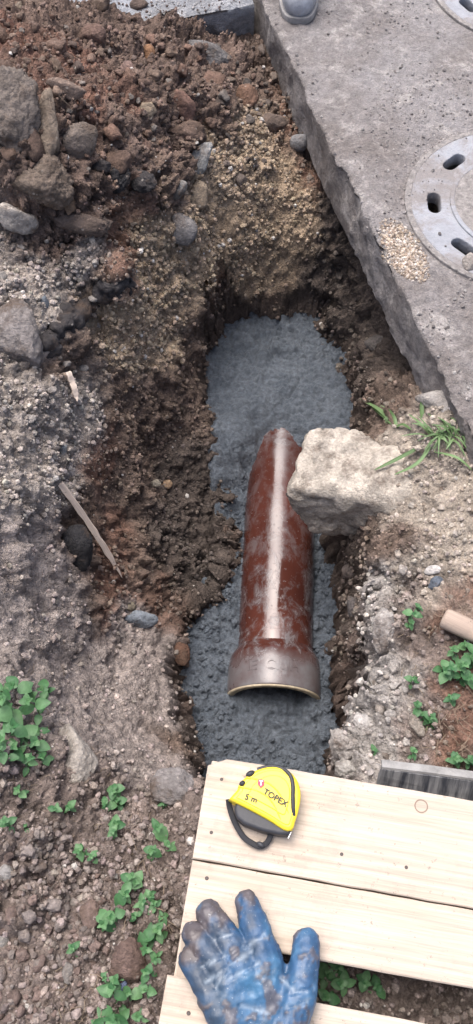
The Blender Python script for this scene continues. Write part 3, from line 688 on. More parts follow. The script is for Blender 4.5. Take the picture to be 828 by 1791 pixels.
scatter_clods(110, (0, 1480, 190, 1791), (12, 40), [(.19, .14, .12), (.165, .122, .105), (.21, .165, .145), (.24, .205, .185)], 'clod', (['pinkish brown', 'dark brown', 'dusty pink', 'pale grey'], '%s crumbly %s earth clod in the loose soil by the weeds'), 'earth clods in front of the weeds', 'clod')
scatter_clods(40, (380, 60, 560, 320, lambda x, y: x < 470 + (y - 60) * .38), (10, 30), [(.13, .105, .09), (.17, .135, .11), (.1, .085, .075)], 'clod', 'small dark clod in the narrow trench along the pavement edge', 'clods along the pavement edge', 'clod')
scatter_clods(45, (0, 420, 190, 760, lambda x, y: x < 210 - (y - 420) * .2), (10, 26), [(.26, .235, .215), (.2, .175, .155), (.3, .275, .25)], 'stone', 'small grey stone in the gravelly left bank', 'stones in the gravelly left bank', 'stone')
scatter_clods(40, (570, 980, 720, 1330, lambda x, y: x > 640), (10, 26), [(.36, .33, .3), (.3, .265, .23), (.42, .39, .36)], 'mortar_crumb', 'small pale mortar crumb on the right trench edge', 'mortar crumbs on the right edge', 'mortar crumb')
scatter_clods(50, (560, 440, 720, 720, lambda x, y: x < 590 + (y - 440) * .42 and x > 560 + (y - 560) * .4), (9, 24), [(.1, .085, .072), (.15, .125, .105), (.2, .17, .14)], 'stone', 'dark gritty stone in the trench wall below the pavement', 'stones in the wall below the pavement', 'stone')
scatter_clods(26, (620, 740, 828, 1010, lambda x, y: x > 690 and y > 820), (9, 18), [(.38, .33, .28), (.3, .25, .2)], 'pebble', 'small tan pebble on the dusty right bank', 'pebbles on the dusty bank', 'pebble')

# ------------------------------------------------------------------ loose gravel and crumbs (uncountable)
def gravel(name, pos, nor, sizes, cols, label, sub=1):
    v, f = ICO[sub]; n_, m_ = len(pos), len(v)
    q = RNG.normal(size=(n_, 4)); q /= np.linalg.norm(q, axis=1, keepdims=True); a, b, c, d = q.T
    Rm = np.stack([1 - 2 * (c * c + d * d), 2 * (b * c - a * d), 2 * (b * d + a * c), 2 * (b * c + a * d), 1 - 2 * (b * b + d * d), 2 * (c * d - a * b), 2 * (b * d - a * c), 2 * (c * d + a * b), 1 - 2 * (b * b + c * c)], 1).reshape(-1, 3, 3)
    sc = RNG.uniform(.65, 1.15, (n_, 1, 3)) * sizes[:, None, None]
    loc = v[None] * RNG.uniform(.78, 1.18, (n_, m_, 1)) * sc; loc = np.einsum('nij,nmj->nmi', Rm, loc)
    Vg = (loc + (pos + nor * (sizes * .25)[:, None])[:, None]).reshape(-1, 3)
    Fg = (f[None] + (np.arange(n_) * m_)[:, None, None]).reshape(-1, 3)
    Cg = np.repeat(cols, m_, 0)
    o = link(name, mesh_np(name, Vg, Fg, M['gravel'], False, Cg)); tag(o, label, 'gravel', kind='stuff'); return o
Gv = V.reshape(ny, nx, 3); du = np.gradient(Gv, axis=1); dv = np.gradient(Gv, axis=0); N2 = np.cross(du, dv); area = np.linalg.norm(N2, axis=2).ravel(); N2 = (N2.reshape(-1, 3) / (area[:, None] + 1e-12))
vis = (np.abs(X) < .75) & (Y > -.1) & (Y < 2.4) & (kpit < .6) & ~((inslab > 0) | ((infar > 0) & (X < E0.x)))
clus = sstep(.3, .7, fbm(V, 12, 4, 55)) + .15
pr = np.where(vis, grav * area * clus, 0); pr /= pr.sum()
NG = 44000; ch = RNG.choice(len(V), NG, p=pr); pos = V[ch] + RNG.normal(size=(NG, 3)) * .0015
sizes = .0016 + .0062 * RNG.random(NG) ** 3.2
cols = gcol[ch] * RNG.uniform(.62, 1.2, (NG, 1)) * RNG.uniform(.97, 1.03, (NG, 3))
white = RNG.random(NG) < .018; cols[white] = np.array([.5, .47, .43]) * RNG.uniform(.8, 1.1, (white.sum(), 1))
gravel('gravel', pos, N2[ch], sizes, cols, 'loose gravel and soil crumbs strewn over the trench banks')
# crumbs on the pavement, a tan sand spill near the manhole
pp, ss, cc = [], [], []
def cl_noise(x, y):
    return float(sstep(.42, .62, fbm(np.array([[x, y, 0.]]), .012, 4, 5))[0]) + .12
def crumbs(n_, region, smax, colors, test=None):
    for i in range(n_):
        px, py = random.uniform(*region[:2]), random.uniform(*region[2:])
        if test and not test(px, py): continue
        r = cast(Vector((*at(px, py, 0)[:2], .3)), Vector((0, 0, -1)))
        if r is None or r[0].z < -.03: continue
        if any(.5 * R_ < (r[0] - C_).length < R_ and random.random() < .75 for C_, R_ in MH): continue
        pp.append(r[0]); ss.append(.0009 + smax * random.random() ** 3); c = np.array(random.choice(colors)) * random.uniform(.7, 1.3); cc.append(c)
crumbs(5200, (480, 828, 0, 740), .0042, [(.2, .18, .17), (.22, .2, .19), (.27, .25, .24), (.32, .3, .28)], lambda x, y: random.random() < cl_noise(x, y))
crumbs(9000, (650, 770, 385, 500), .0036, [(.36, .29, .22), (.44, .37, .30), (.27, .21, .165), (.5, .45, .4)], lambda x, y: ((x - 706 - (y - 440) * .45) / 36) ** 2 + ((y - 440) / 58) ** 2 < random.uniform(.3, 1.1))
crumbs(500, (180, 440, 0, 40), .004, [(.12, .09, .08), (.3, .29, .28)])
gravel('pavement_crumbs', np.array(pp), np.tile([0, 0, 1.0], (len(pp), 1)), np.array(ss), np.array(cc), 'dirt crumbs and sand grains lying on the pavement')
# fresh concrete crumbs
cs = RNG.choice(np.where((csd > -.01) & (rear < .4))[0], 2600); dC = RNG.uniform(.5, 1.2, (2600, 1)) * np.array([.12, .132, .145])
ok = np.abs(CX[cs] - pipe_x[cs]) > .09
cs, dC = cs[ok | (CY[cs] < .5)], dC[ok | (CY[cs] < .5)]
g = gravel('concrete_crumbs', CV[cs], np.tile([0, 0, 1.0], (len(cs), 1)), .002 + .008 * RNG.random(len(cs)) ** 2.5, dC, 'lumpy wet concrete crumbs along the pipe sides'); g.data.materials[0] = M['wet']

# ================================================================== MANHOLE COVERS
def iron_mat():
    m = NT('dusty_cast_iron'); co = m.coord(); c = m.ramp(m.noise(co, 16, 6, .7), [(.3, (.22, .23, .25)), (.55, (.30, .31, .335)), (.75, (.2, .19, .185))])
    d = m.ramp(m.noise(co, 9, 6, .72, .6), [(.42, 0.0), (.58, .9)]); c = m.mix(d, c, (.19, .17, .16))
    p = m.ramp(m.noise(co, 40, 5, .75), [(.58, 0.0), (.68, .6)]); c = m.mix(p, c, (.33, .33, .34))
    return m.set(c, .72, m.bump(m.noise(co, 110, 5, .7), .004, .9))
M['iron'] = iron_mat()
def infill_mat():
    m = NT('cover_infill'); co = m.coord(); c = m.ramp(m.noise(co, 70, 5, .7), [(.3, (.12, .11, .105)), (.7, (.34, .315, .295))])
    return m.set(c, .9, m.bump(m.noise(co, 120, 5, .7), .006, .9))
M['infill'] = infill_mat()
def circ(r, n=96): return [(r * math.cos(2 * math.pi * k / n), r * math.sin(2 * math.pi * k / n)) for k in range(n)]
def slot(ca, rm, length, wid):
    pts = []
    for e in range(2):
        for k in range(9):
            a = -math.pi / 2 + math.pi * k / 8 + e * math.pi
            x = wid * math.cos(a); y = wid * math.sin(a)
            # long axis is the local Y (tangential)
            lx, ly = wid * math.cos(a + math.pi / 2 * 0), wid * math.sin(a)
            px_, py_ = wid * math.sin(a) * -1, (length - wid) * (1 if e == 0 else -1) + wid * math.cos(a)
            pts.append((rm + px_, py_))
    c, s = math.cos(ca), math.sin(ca)
    return [(x * c - y * s, x * s + y * c) for x, y in pts]
def manhole(c, Rm, label, a0):
    t = empty('manhole_cover', (c.x, c.y, .0)); tag(t, label, 'manhole cover')
    fr = link('frame', curve2d('frame', [circ(Rm), circ(Rm * .955)], .012, .0012, M['infill']), t); fr.location.z = -.006
    pl = link('cover_plate', curve2d('cover_plate', [circ(Rm * .945)] + [slot(a0 + k * math.pi / 4, Rm * .745, .034, .0170) for k in range(8)] + [circ(Rm * .50)], .014, .002, M['iron']), t); pl.location.z = -.009
    lp = link('inner_ring', curve2d('inner_ring', [circ(Rm * .60), circ(Rm * .57)], .002, .0015, M['iron']), t); lp.location.z = .0075
    bm = bmesh.new(); bmesh.ops.create_circle(bm, cap_ends=True, radius=Rm * .565, segments=64); bmesh.ops.subdivide_edges(bm, edges=bm.edges[:], cuts=1)
    bmesh.ops.triangulate(bm, faces=bm.faces)
    it = link('infill', bm_mesh('infill', bm, M['infill']), t); it.location.z = .0105
    # dark chamber below, so that the slots open into depth
    bm = bmesh.new(); bmesh.ops.create_cone(bm, cap_ends=False, segments=64, radius1=Rm * .9, radius2=Rm * .9, depth=.10)
    ch_ = link('chamber_wall', bm_mesh('chamber_wall', bm, M['iron'], True), t); ch_.location.z = -.075
manhole(MH[0][0], MH[0][1], 'round slotted manhole cover with a pale cobble on it', math.pi + R(-2))
manhole(MH[1][0], MH[1][1], 'dusty manhole cover set in the pavement beyond the rubber boot', math.pi + R(30))

# ================================================================== RUBBER BOOT
def boot():
    M['rubber'] = simple('grey_rubber', (0.33, 0.345, 0.375), 0.5, 60, .002, .4, 22); M['sole'] = simple('boot_sole', (0.26, 0.25, 0.24), 0.8, 90, .002, .35, 30)
    b = at(521, 47, 0); zb = zat(b.x, b.y + .05); t = empty('rubber_boot', (b.x, b.y, zb + .001), (0, 0, R(-3))); tag(t, 'muddy grey rubber boot standing on the pavement corner', 'boot')
    bm = bmesh.new()
    prof = [(.040, .036, .034, .040), (.062, .040, .040, .047), (.10, .046, .044, .049), (.15, .050, .042, .046), (.20, .062, .040, .055), (.245, .066, .040, .058)]  # y, z, halfwidth, halfheight
    for i in range(len(prof) - 1):
        for k in range(4):
            q = [prof[i][j] + (prof[i + 1][j] - prof[i][j]) * k / 4 for j in range(4)]
            mtx = Matrix.Translation((0, q[0], q[1])) @ Matrix.Diagonal((q[2] * 1.16, .038, q[3], 1)); bmesh.ops.create_icosphere(bm, subdivisions=3, radius=1.0, matrix=mtx)
    for k in range(10):
        z = .08 + k * .028; bmesh.ops.create_icosphere(bm, subdivisions=3, radius=1.0, matrix=Matrix.Translation((0, .225 + .01 * k / 9, z)) @ Matrix.Diagonal((.046 + .009 * k / 9, .055 + .012 * k / 9, .04, 1)))
    me = remeshed('upper', bm, .005, 5, M['rubber']); v = verts_of(me); v[:, 2] = np.maximum(v[:, 2], .012); set_verts(me, v); link('upper', me, t)
    ol = []
    for k in range(40):
        a = 2 * math.pi * k / 40; y = .145 - .143 * math.cos(a); wv = .053 * abs(math.sin(a)) ** .55 * (1 - .18 * math.exp(-((y - .17) / .05) ** 2)); ol.append((wv * (1 if math.sin(a) > 0 else -1), y))
    s = link('sole', curve2d('sole', [ol], .007, .002, M['sole']), t); s.location.z = .0095
    bm = bmesh.new()
    for k in range(32):
        a = 2 * math.pi * k / 32; 
    v, f = lathe([(.30, .058), (.35, .062), (.354, .060), (.35, .057), (.30, .054)], 40); v[:, 1] = v[:, 1] * 1.2 + .235; link('top_band', mesh_np('top_band', v, f, M['rubber']), t)
boot()

# ================================================================== LATHS, TOOL HANDLE, TIMBER
def lath(p0, p1, wid, label, bend=.006, tip=.35):
    a, an, s0 = hit(*p0); b, bn, s1 = hit(*p1); ax_ = b - a; L = ax_.length; up = (an + bn).normalized(); xd = ax_.normalized(); yd = up.cross(xd).normalized(); up = xd.cross(yd)
    bm = bmesh.new(); n_ = 14; rings = []
    for i in range(n_ + 1):
        t = i / n_; wv = wid * (1 if t < .78 else max(tip * .25, 1 - (t - .78) / .22 * (1 - tip * .2))) * (1 + .1 * math.sin(i * 2.1)); h = .0035 * (1 if t < .85 else .6)
        c = Vector((t * L, bend * math.sin(t * math.pi) + .0006 * math.sin(i * 3), .001 * math.sin(i)))
        rings.append([bm.verts.new(c + Vector((0, sy * wv / 2, sz * h))) for sy, sz in ((-1, -1), (1, -1), (1, 1), (-1, 1))])
    for i in range(n_):
        for k in range(4): bm.faces.new((rings[i][k], rings[i][(k + 1) % 4], rings[i + 1][(k + 1) % 4], rings[i + 1][k]))
    bm.faces.new(rings[0]); bm.faces.new(rings[-1]); bmesh.ops.bevel(bm, geom=[e for e in bm.edges if len(e.link_faces) == 2], offset=.0007, segments=1, affect='EDGES')
    o = link('wooden_lath', bm_mesh('wooden_lath', bm, M['stick']))
    mt = Matrix((xd, yd, up)).transposed().to_4x4()
    # rest on the highest soil below
    lift = 0
    for i in range(11):
        q = a + ax_ * (i / 10); z = zat(q.x, q.y); lift = max(lift, (z - q.z))
    mt.translation = a + up * .006 + Vector((0, 0, min(lift, .035))); o.matrix_world = mt
    tag(o, label, 'lath')
lath((110, 858), (216, 1018), .0125, 'splintered pale wooden lath lying on the left trench bank', .004)
lath((122, 668), (138, 718), .012, 'short reddish wood splinter in the gravelly left bank', .002, .9)

def handle():
    a = at(768, 1091, -.02); b = at(900, 1150, -.005); xd = (b - a).normalized(); L = .62
    zg = max(zat(a.x + xd.x * k, a.y + xd.y * k) for k in (.0, .03, .06, .09, .12)); 
    prof = [(0, .004), (.0006, .013), (.003, .0172), (.008, .0185), (.03, .0186), (.1, .0178), (.25, .0165), (.45, .017), (.6, .019), (.618, .018), (.62, .004)]
    v, f = lathe(prof, 32); v = np.stack([v[:, 2], v[:, 0], v[:, 1] * .9], 1); v[:, 1] += .006 * np.sin(v[:, 0] * 5)
    o = link('tool_handle', mesh_np('tool_handle', v, f, M['handle'])); mt = Matrix((xd, Vector((0, 0, 1)).cross(xd).normalized(), Vector((0, 0, 1)))).transposed().to_4x4()
    xq = Vector((xd.x, xd.y, 0)).normalized(); mt = Matrix((xq, Vector((-xq.y, xq.x, 0)), Vector((0, 0, 1)))).transposed().to_4x4()
    mt.translation = Vector((a.x, a.y, zg + .014)); o.matrix_world = mt; tag(o, 'smooth pale wooden tool handle lying on the right bank', 'tool handle')
handle()

# ================================================================== PALLET
PZ = .140
A0 = at(368, 1322, PZ); A1 = at(828, 1400, PZ); pxd = (A1 - A0); pxd.z = 0; pxd.normalize(); pyd = Vector((-pxd.y, pxd.x, 0))
pal = empty('pallet', (A0.x, A0.y, 0)); pal.rotation_euler = (0, 0, math.atan2(pxd.y, pxd.x)); tag(pal, 'pale wooden pallet bridging the near end of the trench', 'pallet')
PL = 1.0
def plank(name, y0, y1, z0, z1, x0, x1, mat, seed=0, chamf=0):
    wv, hv = y1 - y0, z1 - z0; L = x1 - x0; bm = bmesh.new(); nn_ = 40; rg = random.Random(seed); rings = []
    jit = [rg.uniform(-.0006, .0006) for _ in range(nn_ + 1)]; jit2 = [rg.uniform(-.0006, .0006) for _ in range(nn_ + 1)]
    for i in range(nn_ + 1):
        x = L * i / nn_; c = .0016
        ylo, yhi = -wv / 2 + jit[i], wv / 2 + jit2[i]
        if chamf and x < chamf: yhi -= (chamf - x) * .75
        rings.append([bm.verts.new((x + (.001 * math.sin(k * 2.7 + seed) if i == 0 else 0), yy, zz)) for k, (yy, zz) in enumerate(((ylo + c, 0), (yhi - c, 0), (yhi, c), (yhi, hv - c), (yhi - c, hv), (ylo + c, hv), (ylo, hv - c), (ylo, c)))])
    for i in range(nn_):
        for k in range(8): bm.faces.new((rings[i][k], rings[i][(k + 1) % 8], rings[i + 1][(k + 1) % 8], rings[i + 1][k]))
    bm.faces.new(rings[0]); bm.faces.new(rings[-1])
    o = link(name, bm_mesh(name, bm, mat), pal); o.location = (x0, (y0 + y1) / 2, z0); return o
D0, D1 = PZ - .022, PZ
def loc_y(px, py): q = at(px, py, PZ) - A0; return q.dot(pyd)
def loc_x(px, py): q = at(px, py, PZ) - A0; return q.dot(pxd)
y1 = loc_y(322, 1500); y2 = loc_y(700, 1706); y3 = loc_y(700, 1782)
M['deck_knot'] = wood_mat('pallet_wood_with_knot', (0.53, 0.46, 0.385), (0.455, 0.375, 0.295), knots=((loc_x(737, 1410), loc_y(737, 1410) - (y1 + .0012) / 2, .0098),))
b1 = plank('deck_board', y1 + .0012, 0, D0, D1, 0, PL, M['deck_knot'], 1, .018)
b2 = plank('deck_board', y2, y1 - .0012, D0, D1 - .0007, .0015, PL, M['deck'], 2)
b3 = plank('deck_board', y3 - .145, y3, D0, D1 - .0012, -.004, PL, M['deck'], 3)
b4 = plank('deck_board', y3 - .29, y3 - .19, D0, D1, 0, PL, M['deck'], 4)
yb = y3 - .29
for x0 in (.002, PL / 2 - .05, PL - .102):
    st = plank('stringer_board', 0, .1, D0 - .0225, D0 - .0005, 0, -yb - .004, M['deck'], 5); st.rotation_euler.z = -math.pi / 2; st.location = (x0 + .05, -.002, D0 - .0225)
    for yy in (-.075, yb / 2, yb + .075):
        bk = link('block', bm_mesh('block', box_bm(.096, .14, .072, .002), M['deck']), pal); bk.location = (x0 + .05, yy, D0 - .0595)
    ft = plank('bottom_board', 0, .1, .0, .0215, 0, -yb - .004, M['deck'], 6); ft.rotation_euler.z = -math.pi / 2; ft.location = (x0 + .05, -.002, .0)
M['nail'] = simple('rusty_nail', (0.06, 0.045, 0.04), 0.6)
for (a, b_) in ((388, 1363), (370, 1456), (362, 1536), (330, 1772), (322, 1500), (598, 1494), (711, 1517)):
    bm = bmesh.new(); bmesh.ops.create_cone(bm, cap_ends=True, segments=10, radius1=.0027, radius2=.0022, depth=.001)
    nl = link('nail', bm_mesh('nail', bm, M['nail']), pal); nl.location = (loc_x(a, b_), loc_y(a, b_), PZ + .0002)
# black timber behind the pallet
def timber():
    m = NT('blackened_timber'); co = m.coord(); mp = m.n('Mapping'); mp.inputs['Scale'].default_value = (30, 3, 3); m.l(co, mp.inputs[0])
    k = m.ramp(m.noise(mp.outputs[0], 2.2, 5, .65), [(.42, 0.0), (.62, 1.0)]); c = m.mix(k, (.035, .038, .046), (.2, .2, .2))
    geo = m.n('NewGeometry'); 
    M['timber'] = m.set(c, .6, m.bump(m.noise(mp.outputs[0], 6, 4), .002, .6))
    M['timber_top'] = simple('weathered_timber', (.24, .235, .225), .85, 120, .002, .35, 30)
    a = at(668, 1333, .085); b = at(828, 1354, .085); xd = (b - a); xd.z = 0; xd.normalize()
    t = empty('timber_beam', (a.x, a.y, .078), (R(-38), 0, math.atan2(xd.y, xd.x))); tag(t, 'weathered black timber beam lying on the soil behind the pallet', 'timber')
    h = .10
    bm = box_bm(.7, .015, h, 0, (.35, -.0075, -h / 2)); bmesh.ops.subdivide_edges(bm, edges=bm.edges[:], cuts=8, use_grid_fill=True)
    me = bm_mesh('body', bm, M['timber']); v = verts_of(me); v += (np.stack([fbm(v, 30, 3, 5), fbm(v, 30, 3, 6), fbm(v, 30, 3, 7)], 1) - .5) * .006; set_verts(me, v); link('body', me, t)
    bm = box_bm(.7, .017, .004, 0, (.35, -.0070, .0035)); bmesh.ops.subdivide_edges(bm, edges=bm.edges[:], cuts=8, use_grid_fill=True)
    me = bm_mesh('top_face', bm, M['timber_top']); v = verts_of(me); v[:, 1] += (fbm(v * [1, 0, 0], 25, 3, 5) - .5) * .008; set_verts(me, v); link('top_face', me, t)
timber()

# ================================================================== TAPE MEASURE
def tape():
    Y_ = simple('yellow_plastic', (0.78, 0.60, 0.03), 0.4, None, .001, .06, 20); K_ = simple('black_rubber', (0.028, 0.029, 0.034), 0.55, 120, .0006, .2, 40)
    ST_ = simple('black_webbing', (0.02, 0.02, 0.023), 0.8, 300, .0005, .2, 80); P_ = simple('print_black', (0.03, 0.03, 0.02), .6, None); RD = simple('print_red', (0.6, 0.03, 0.07), .5, None); WH = simple('print_white', (0.8, 0.75, 0.7), .5, None)
    MT = simple('steel', (.35, .35, .35), .35, None, Metallic=1.0)
    H = .036; o3 = at(404, 1396, PZ + H); o4 = at(507, 1452, PZ + H); xd = o4 - o3; L = xd.length; xd.normalize()
    t = empty('tape_measure', (o3.x, o3.y, PZ + .0005), (0, 0, math.atan2(xd.y, xd.x))); tag(t, 'yellow and black tape measure with a wrist strap on the pallet', 'tape measure')
    k = L / .088
    base = [(0, 0), (.003, .012), (.002, .021), (.006, .034), (.014, .048), (.026, .060), (.040, .067), (.054, .068), (.067, .063), (.077, .053), (.083, .041), (.087, .026), (.089, .012), (.088, .0), (.06, .001), (.03, .001)]
    sm = smooth_path([(x * k, y * k, 0) for x, y in base] + [(0, 0, 0)], 5)[:-1]; ol = [(p.x, p.y) for p in sm]
    cen = np.array([.046 * k, .03 * k])
    def scaled(s_, dy=0): return [tuple(cen + (np.array(p) - cen) * s_ + (0, dy)) for p in ol]
    o = link('shell', curve2d('shell', [scaled(.9)], .0115, .0052, Y_, 4), t); o.location.z = .0185
    for pol in o.data.polygons: pol.use_smooth = True
    o.data.set_sharp_from_angle(angle=R(40)) if hasattr(o.data, 'set_sharp_from_angle') else None
    # raised side plate in two steps
    for s_, z_ in ((.84, .0352), (.60, .0366)):
        pts = scaled(s_, .002 * (s_ < .7)); pl = link('side_plate', curve2d('side_plate', [pts], .0004, .0012, Y_, 2), t); pl.location.z = z_
    # ridges: arcs sweeping across the side
    for a_, b_, c_ in (((.006, .034), (.045, .041), (.080, .016)), ((.002, .018), (.042, .026), (.074, .004))):
        path = smooth_path([(a_[0] * k, a_[1] * k, .0362), (b_[0] * k * .5 + a_[0] * k * .5 + .002, (b_[1] + a_[1]) / 2 * k + .002, .0378), (b_[0] * k, b_[1] * k - .002, .0384), ((b_[0] + c_[0]) / 2 * k, (b_[1] + c_[1]) / 2 * k + .002, .0378), (c_[0] * k, c_[1] * k, .0355)], 8)
        link('ridge', bm_mesh('ridge', tube_bm(path, .0011, 8), Y_, True), t)
    # rubber band over the back
    band = smooth_path([(.014, .051, .0305), (.028, .063, .0315), (.043, .0675, .0325), (.057, .064, .0362), (.066, .054, .0385), (.073, .040, .0385), (.081, .025, .036), (.086, .018, .031)], 8)
    link('grip_band', bm_mesh('grip_band', tube_bm([(p.x * k, p.y * k, p.z) for p in band], .0028, 10), K_, True), t)
    for (x, y, sx, sy, rz) in ((.0085, .041, .0072, .0045, .95), (.005, .0245, .005, .0042, 1.2)):
        bm = bmesh.new(); bmesh.ops.create_icosphere(bm, subdivisions=3, radius=1, matrix=Matrix.Translation((x * k, y * k, .0315)) @ Matrix.Rotation(rz, 4, 'Z') @ Matrix.Diagonal((sx, sy, .0075, 1))); link('lock_button', bm_mesh('lock_button', bm, K_, True), t)
    # black base
    bpts = [(.012, .004), (.014, -.007), (.020, -.0135), (.030, -.016), (.055, -.0125), (.076, -.0065), (.086, -.002), (.086, .004)]
    bs = link('base', curve2d('base', [[(x * k, y * k) for x, y in bpts]], .009, .0045, K_, 4), t); bs.location.z = .0145
    for pol in bs.data.polygons: pol.use_smooth = True
    bs.data.set_sharp_from_angle(angle=R(50)) if hasattr(bs.data, 'set_sharp_from_angle') else None
    hk = link('hook', bm_mesh('hook', box_bm(.0012, .010, .018, .0004), MT), t); hk.location = (.0905 * k, -.004 * k, .016)
    # print
    tx = link('lettering', text_mesh('lettering', 'TOPEX', .0105, P_), t); tx.location = (.0530 * k, .0275 * k, .0402); tx.rotation_euler.z = R(-3); tx.scale = (1.12, 1.1, 1)
    t5 = link('lettering', text_mesh('lettering', '5 m', .0105, P_), t); t5.location = (.0245 * k, .0118 * k, .0388); t5.rotation_euler.z = R(10); t5.scale = (1.1, 1.1, 1)
    sh = [(-.0035, .0042), (0, .0048), (.0035, .0042), (.0037, -.0008), (0, -.005), (-.0037, -.0008)]
    lg = link('shield_emblem', curve2d('shield_emblem', [sh], .0002, 0, RD), t); lg.scale = (1.25, 1.25, 1); lg.location = (.0275 * k, .0350 * k, .0408); lg.rotation_euler.z = R(22)
    tt = link('emblem_letter', text_mesh('emblem_letter', 'T', .0075, WH, .0002), lg); tt.location = (0, 0.0002, .0004)
    # wrist strap: in pallet plane, from photo pixels
    W2 = t.matrix_basis.inverted(); pts = [(400, 1398, .020), (402, 1412, .014), (410, 1436, .009), (425, 1462, .007), (440, 1474, .007), (455, 1480, .0075), (467, 1474, .009), (474, 1460, .012), (478, 1442, .014)]
    P = smooth_path([W2 @ at(a, b, PZ + z) for a, b, z in pts], 6)
    link('strap', bm_mesh('strap', tube_bm(P, 1, 10, flat=(.0040, .0011)), ST_, True), t)
    P = smooth_path([W2 @ at(a, b, PZ + z) for a, b, z in ((460, 1434, .012), (463, 1446, .006), (469, 1458, .004), (471, 1468, .005), (464, 1477, .008))], 6)
    link('cord', bm_mesh('cord', tube_bm(P, .0013, 8), ST_, True), t)
    bm = bmesh.new(); bmesh.ops.create_icosphere(bm, subdivisions=2, radius=1, matrix=Matrix.Translation(W2 @ at(456, 1477, PZ + .011)) @ Matrix.Diagonal((.006, .0035, .003, 1))); link('strap_slider', bm_mesh('strap_slider', bm, K_, True), t)
tape()

# ================================================================== GLOVE
def glove():
    m = NT('muddy_blue_rubber'); co = m.coord(); a = m.n('Attribute', attribute_name='Col')
    n1 = m.ramp(m.noise(co, 60, 5, .65), [(.3, .75), (.7, 1.25)]); c = m.mix(1, a.outputs['Color'], n1, 'MULTIPLY')
    sp = m.ramp(m.noise(co, 230, 3, .7), [(.64, 0), (.72, .5)]); c = m.mix(sp, c, (.4, .42, .42))
    r = m.ramp(m.noise(co, 35, 4), [(.3, .35), (.7, .6)]); mat = m.set(c, r, m.bump(m.noise(co, 160, 4, .65), .0012, .6))
    c0 = at(440, 1740, PZ); t_inv = Matrix.Translation(c0).inverted()
    bm = bmesh.new()
    def chain(pts):                                        # (px, py, radius px, z of centre)
        P = [(at(a, b, PZ + z), r * 1.31 / FPX, z) for a, b, r, z in pts]
        for i in range(len(P) - 1):
            n_ = max(2, int((P[i + 1][0] - P[i][0]).length / .004))
            for k in range(n_ + (i == len(P) - 2)):
                tt = k / n_; p = P[i][0].lerp(P[i + 1][0], tt); r = P[i][1] * (1 - tt) + P[i + 1][1] * tt
                bmesh.ops.create_icosphere(bm, subdivisions=2, radius=1, matrix=Matrix.Translation(p - c0) @ Matrix.Diagonal((r, r, r * .78, 1)))
    chain([(331, 1677, 17, .018), (347, 1706, 19, .022), (366, 1738, 21, .023), (388, 1772, 26, .024)])       # little finger
    chain([(338, 1634, 18, .018), (358, 1656, 20, .023), (382, 1688, 22, .024), (410, 1728, 27, .025)])       # ring finger
    chain([(365, 1596, 19, .017), (384, 1622, 21, .023), (407, 1656, 23, .025), (432, 1708, 29, .026)])       # middle finger
    chain([(432, 1578, 19, .018), (442, 1608, 23, .024), (457, 1648, 25, .026), (468, 1690, 28, .026), (462, 1735, 31, .026)])   # index finger
    chain([(537, 1647, 21, .020), (534, 1680, 25, .026), (527, 1718, 26, .028), (515, 1760, 32, .028), (492, 1800, 38, .026)])   # thumb
    for (a, b) in (((400, 1756), (478, 1738)), ((408, 1786), (490, 1780)), ((415, 1820), (495, 1820)), ((420, 1860), (492, 1860)), ((424, 1900), (490, 1900)), ((420, 1950), (494, 1950))):
        for k in range(9):
            q = k / 8; p = at(a[0] + (b[0] - a[0]) * q, a[1] + (b[1] - a[1]) * q, PZ + .022) - c0; r = .0245
            bmesh.ops.create_icosphere(bm, subdivisions=2, radius=1, matrix=Matrix.Translation(p) @ Matrix.Diagonal((r, r, r * .85, 1)))
    me = remeshed('glove', bm, .0022, 5, mat); v = verts_of(me); nn = normals_of(me)
    up = sstep(-.1, .5, nn[:, 2])
    def seg(p, q):
        A_, B_ = np.array((at(*p, PZ + .03) - c0)[:2]), np.array((at(*q, PZ + .03) - c0)[:2]); e = B_ - A_; tt = np.clip(((v[:, :2] - A_) @ e) / (e @ e), 0, 1)
        return np.linalg.norm(v[:, :2] - A_ - tt[:, None] * e, axis=1)
    creases = [((378, 1642), (406, 1634)), ((400, 1672), (424, 1655)), ((384, 1700), (442, 1662)), ((428, 1658), (462, 1634)), ((352, 1690), (396, 1672)), ((360, 1716), (380, 1706)), ((378, 1728), (400, 1690)), ((440, 1648), (466, 1640)), ((480, 1700), (512, 1730)), ((400, 1712), (452, 1684)), ((508, 1738), (545, 1728)), ((505, 1762), (540, 1750)), ((420, 1760), (470, 1770))]
    cr = np.full(len(v), 9.0)
    for p, q in creases: cr = np.minimum(cr, seg(p, q) + (fbm(v, 90, 2, 4) - .5) * .004)
    groove = np.exp(-(cr / .0022) ** 2) * up
    hollow = np.exp(-(np.hypot(v[:, 0] - .012, (v[:, 1] + .012)) / .03) ** 2) * up
    d = -.0022 * groove - .006 * hollow + (fbm(v, 28, 4, 9) - .5) * .006 + (fbm(v, 90, 3, 10) - .5) * .0025
    v2 = v + nn * d[:, None]
    tips = np.full(len(v), 9.0)
    for p in ((331, 1668), (334, 1628), (352, 1600), (368, 1586), (350, 1612), (392, 1604), (434, 1566)):
        tips = np.minimum(tips, np.linalg.norm(v[:, :2] - np.array((at(*p, PZ + .02) - c0)[:2]), axis=1))
    mud = sstep(.020, .007, tips + (fbm(v, 70, 4, 14) - .5) * .022)
    edge = sstep(.012, .003, v[:, 2] + (fbm(v, 60, 3, 15) - .5) * .02) * .9; mud = np.maximum(mud, edge); mud = np.maximum(mud, sstep(.63, .7, fbm(v, 45, 4, 16)) * .8)
    v2 += nn * (mud * (lump(v, 120, 18) * .003))[:, None]
    v2[:, 2] = np.maximum(v2[:, 2], .0012)
    base = np.array([.026, .072, .150]); lt = np.array([.052, .145, .25]); dk = np.array([.028, .045, .072])
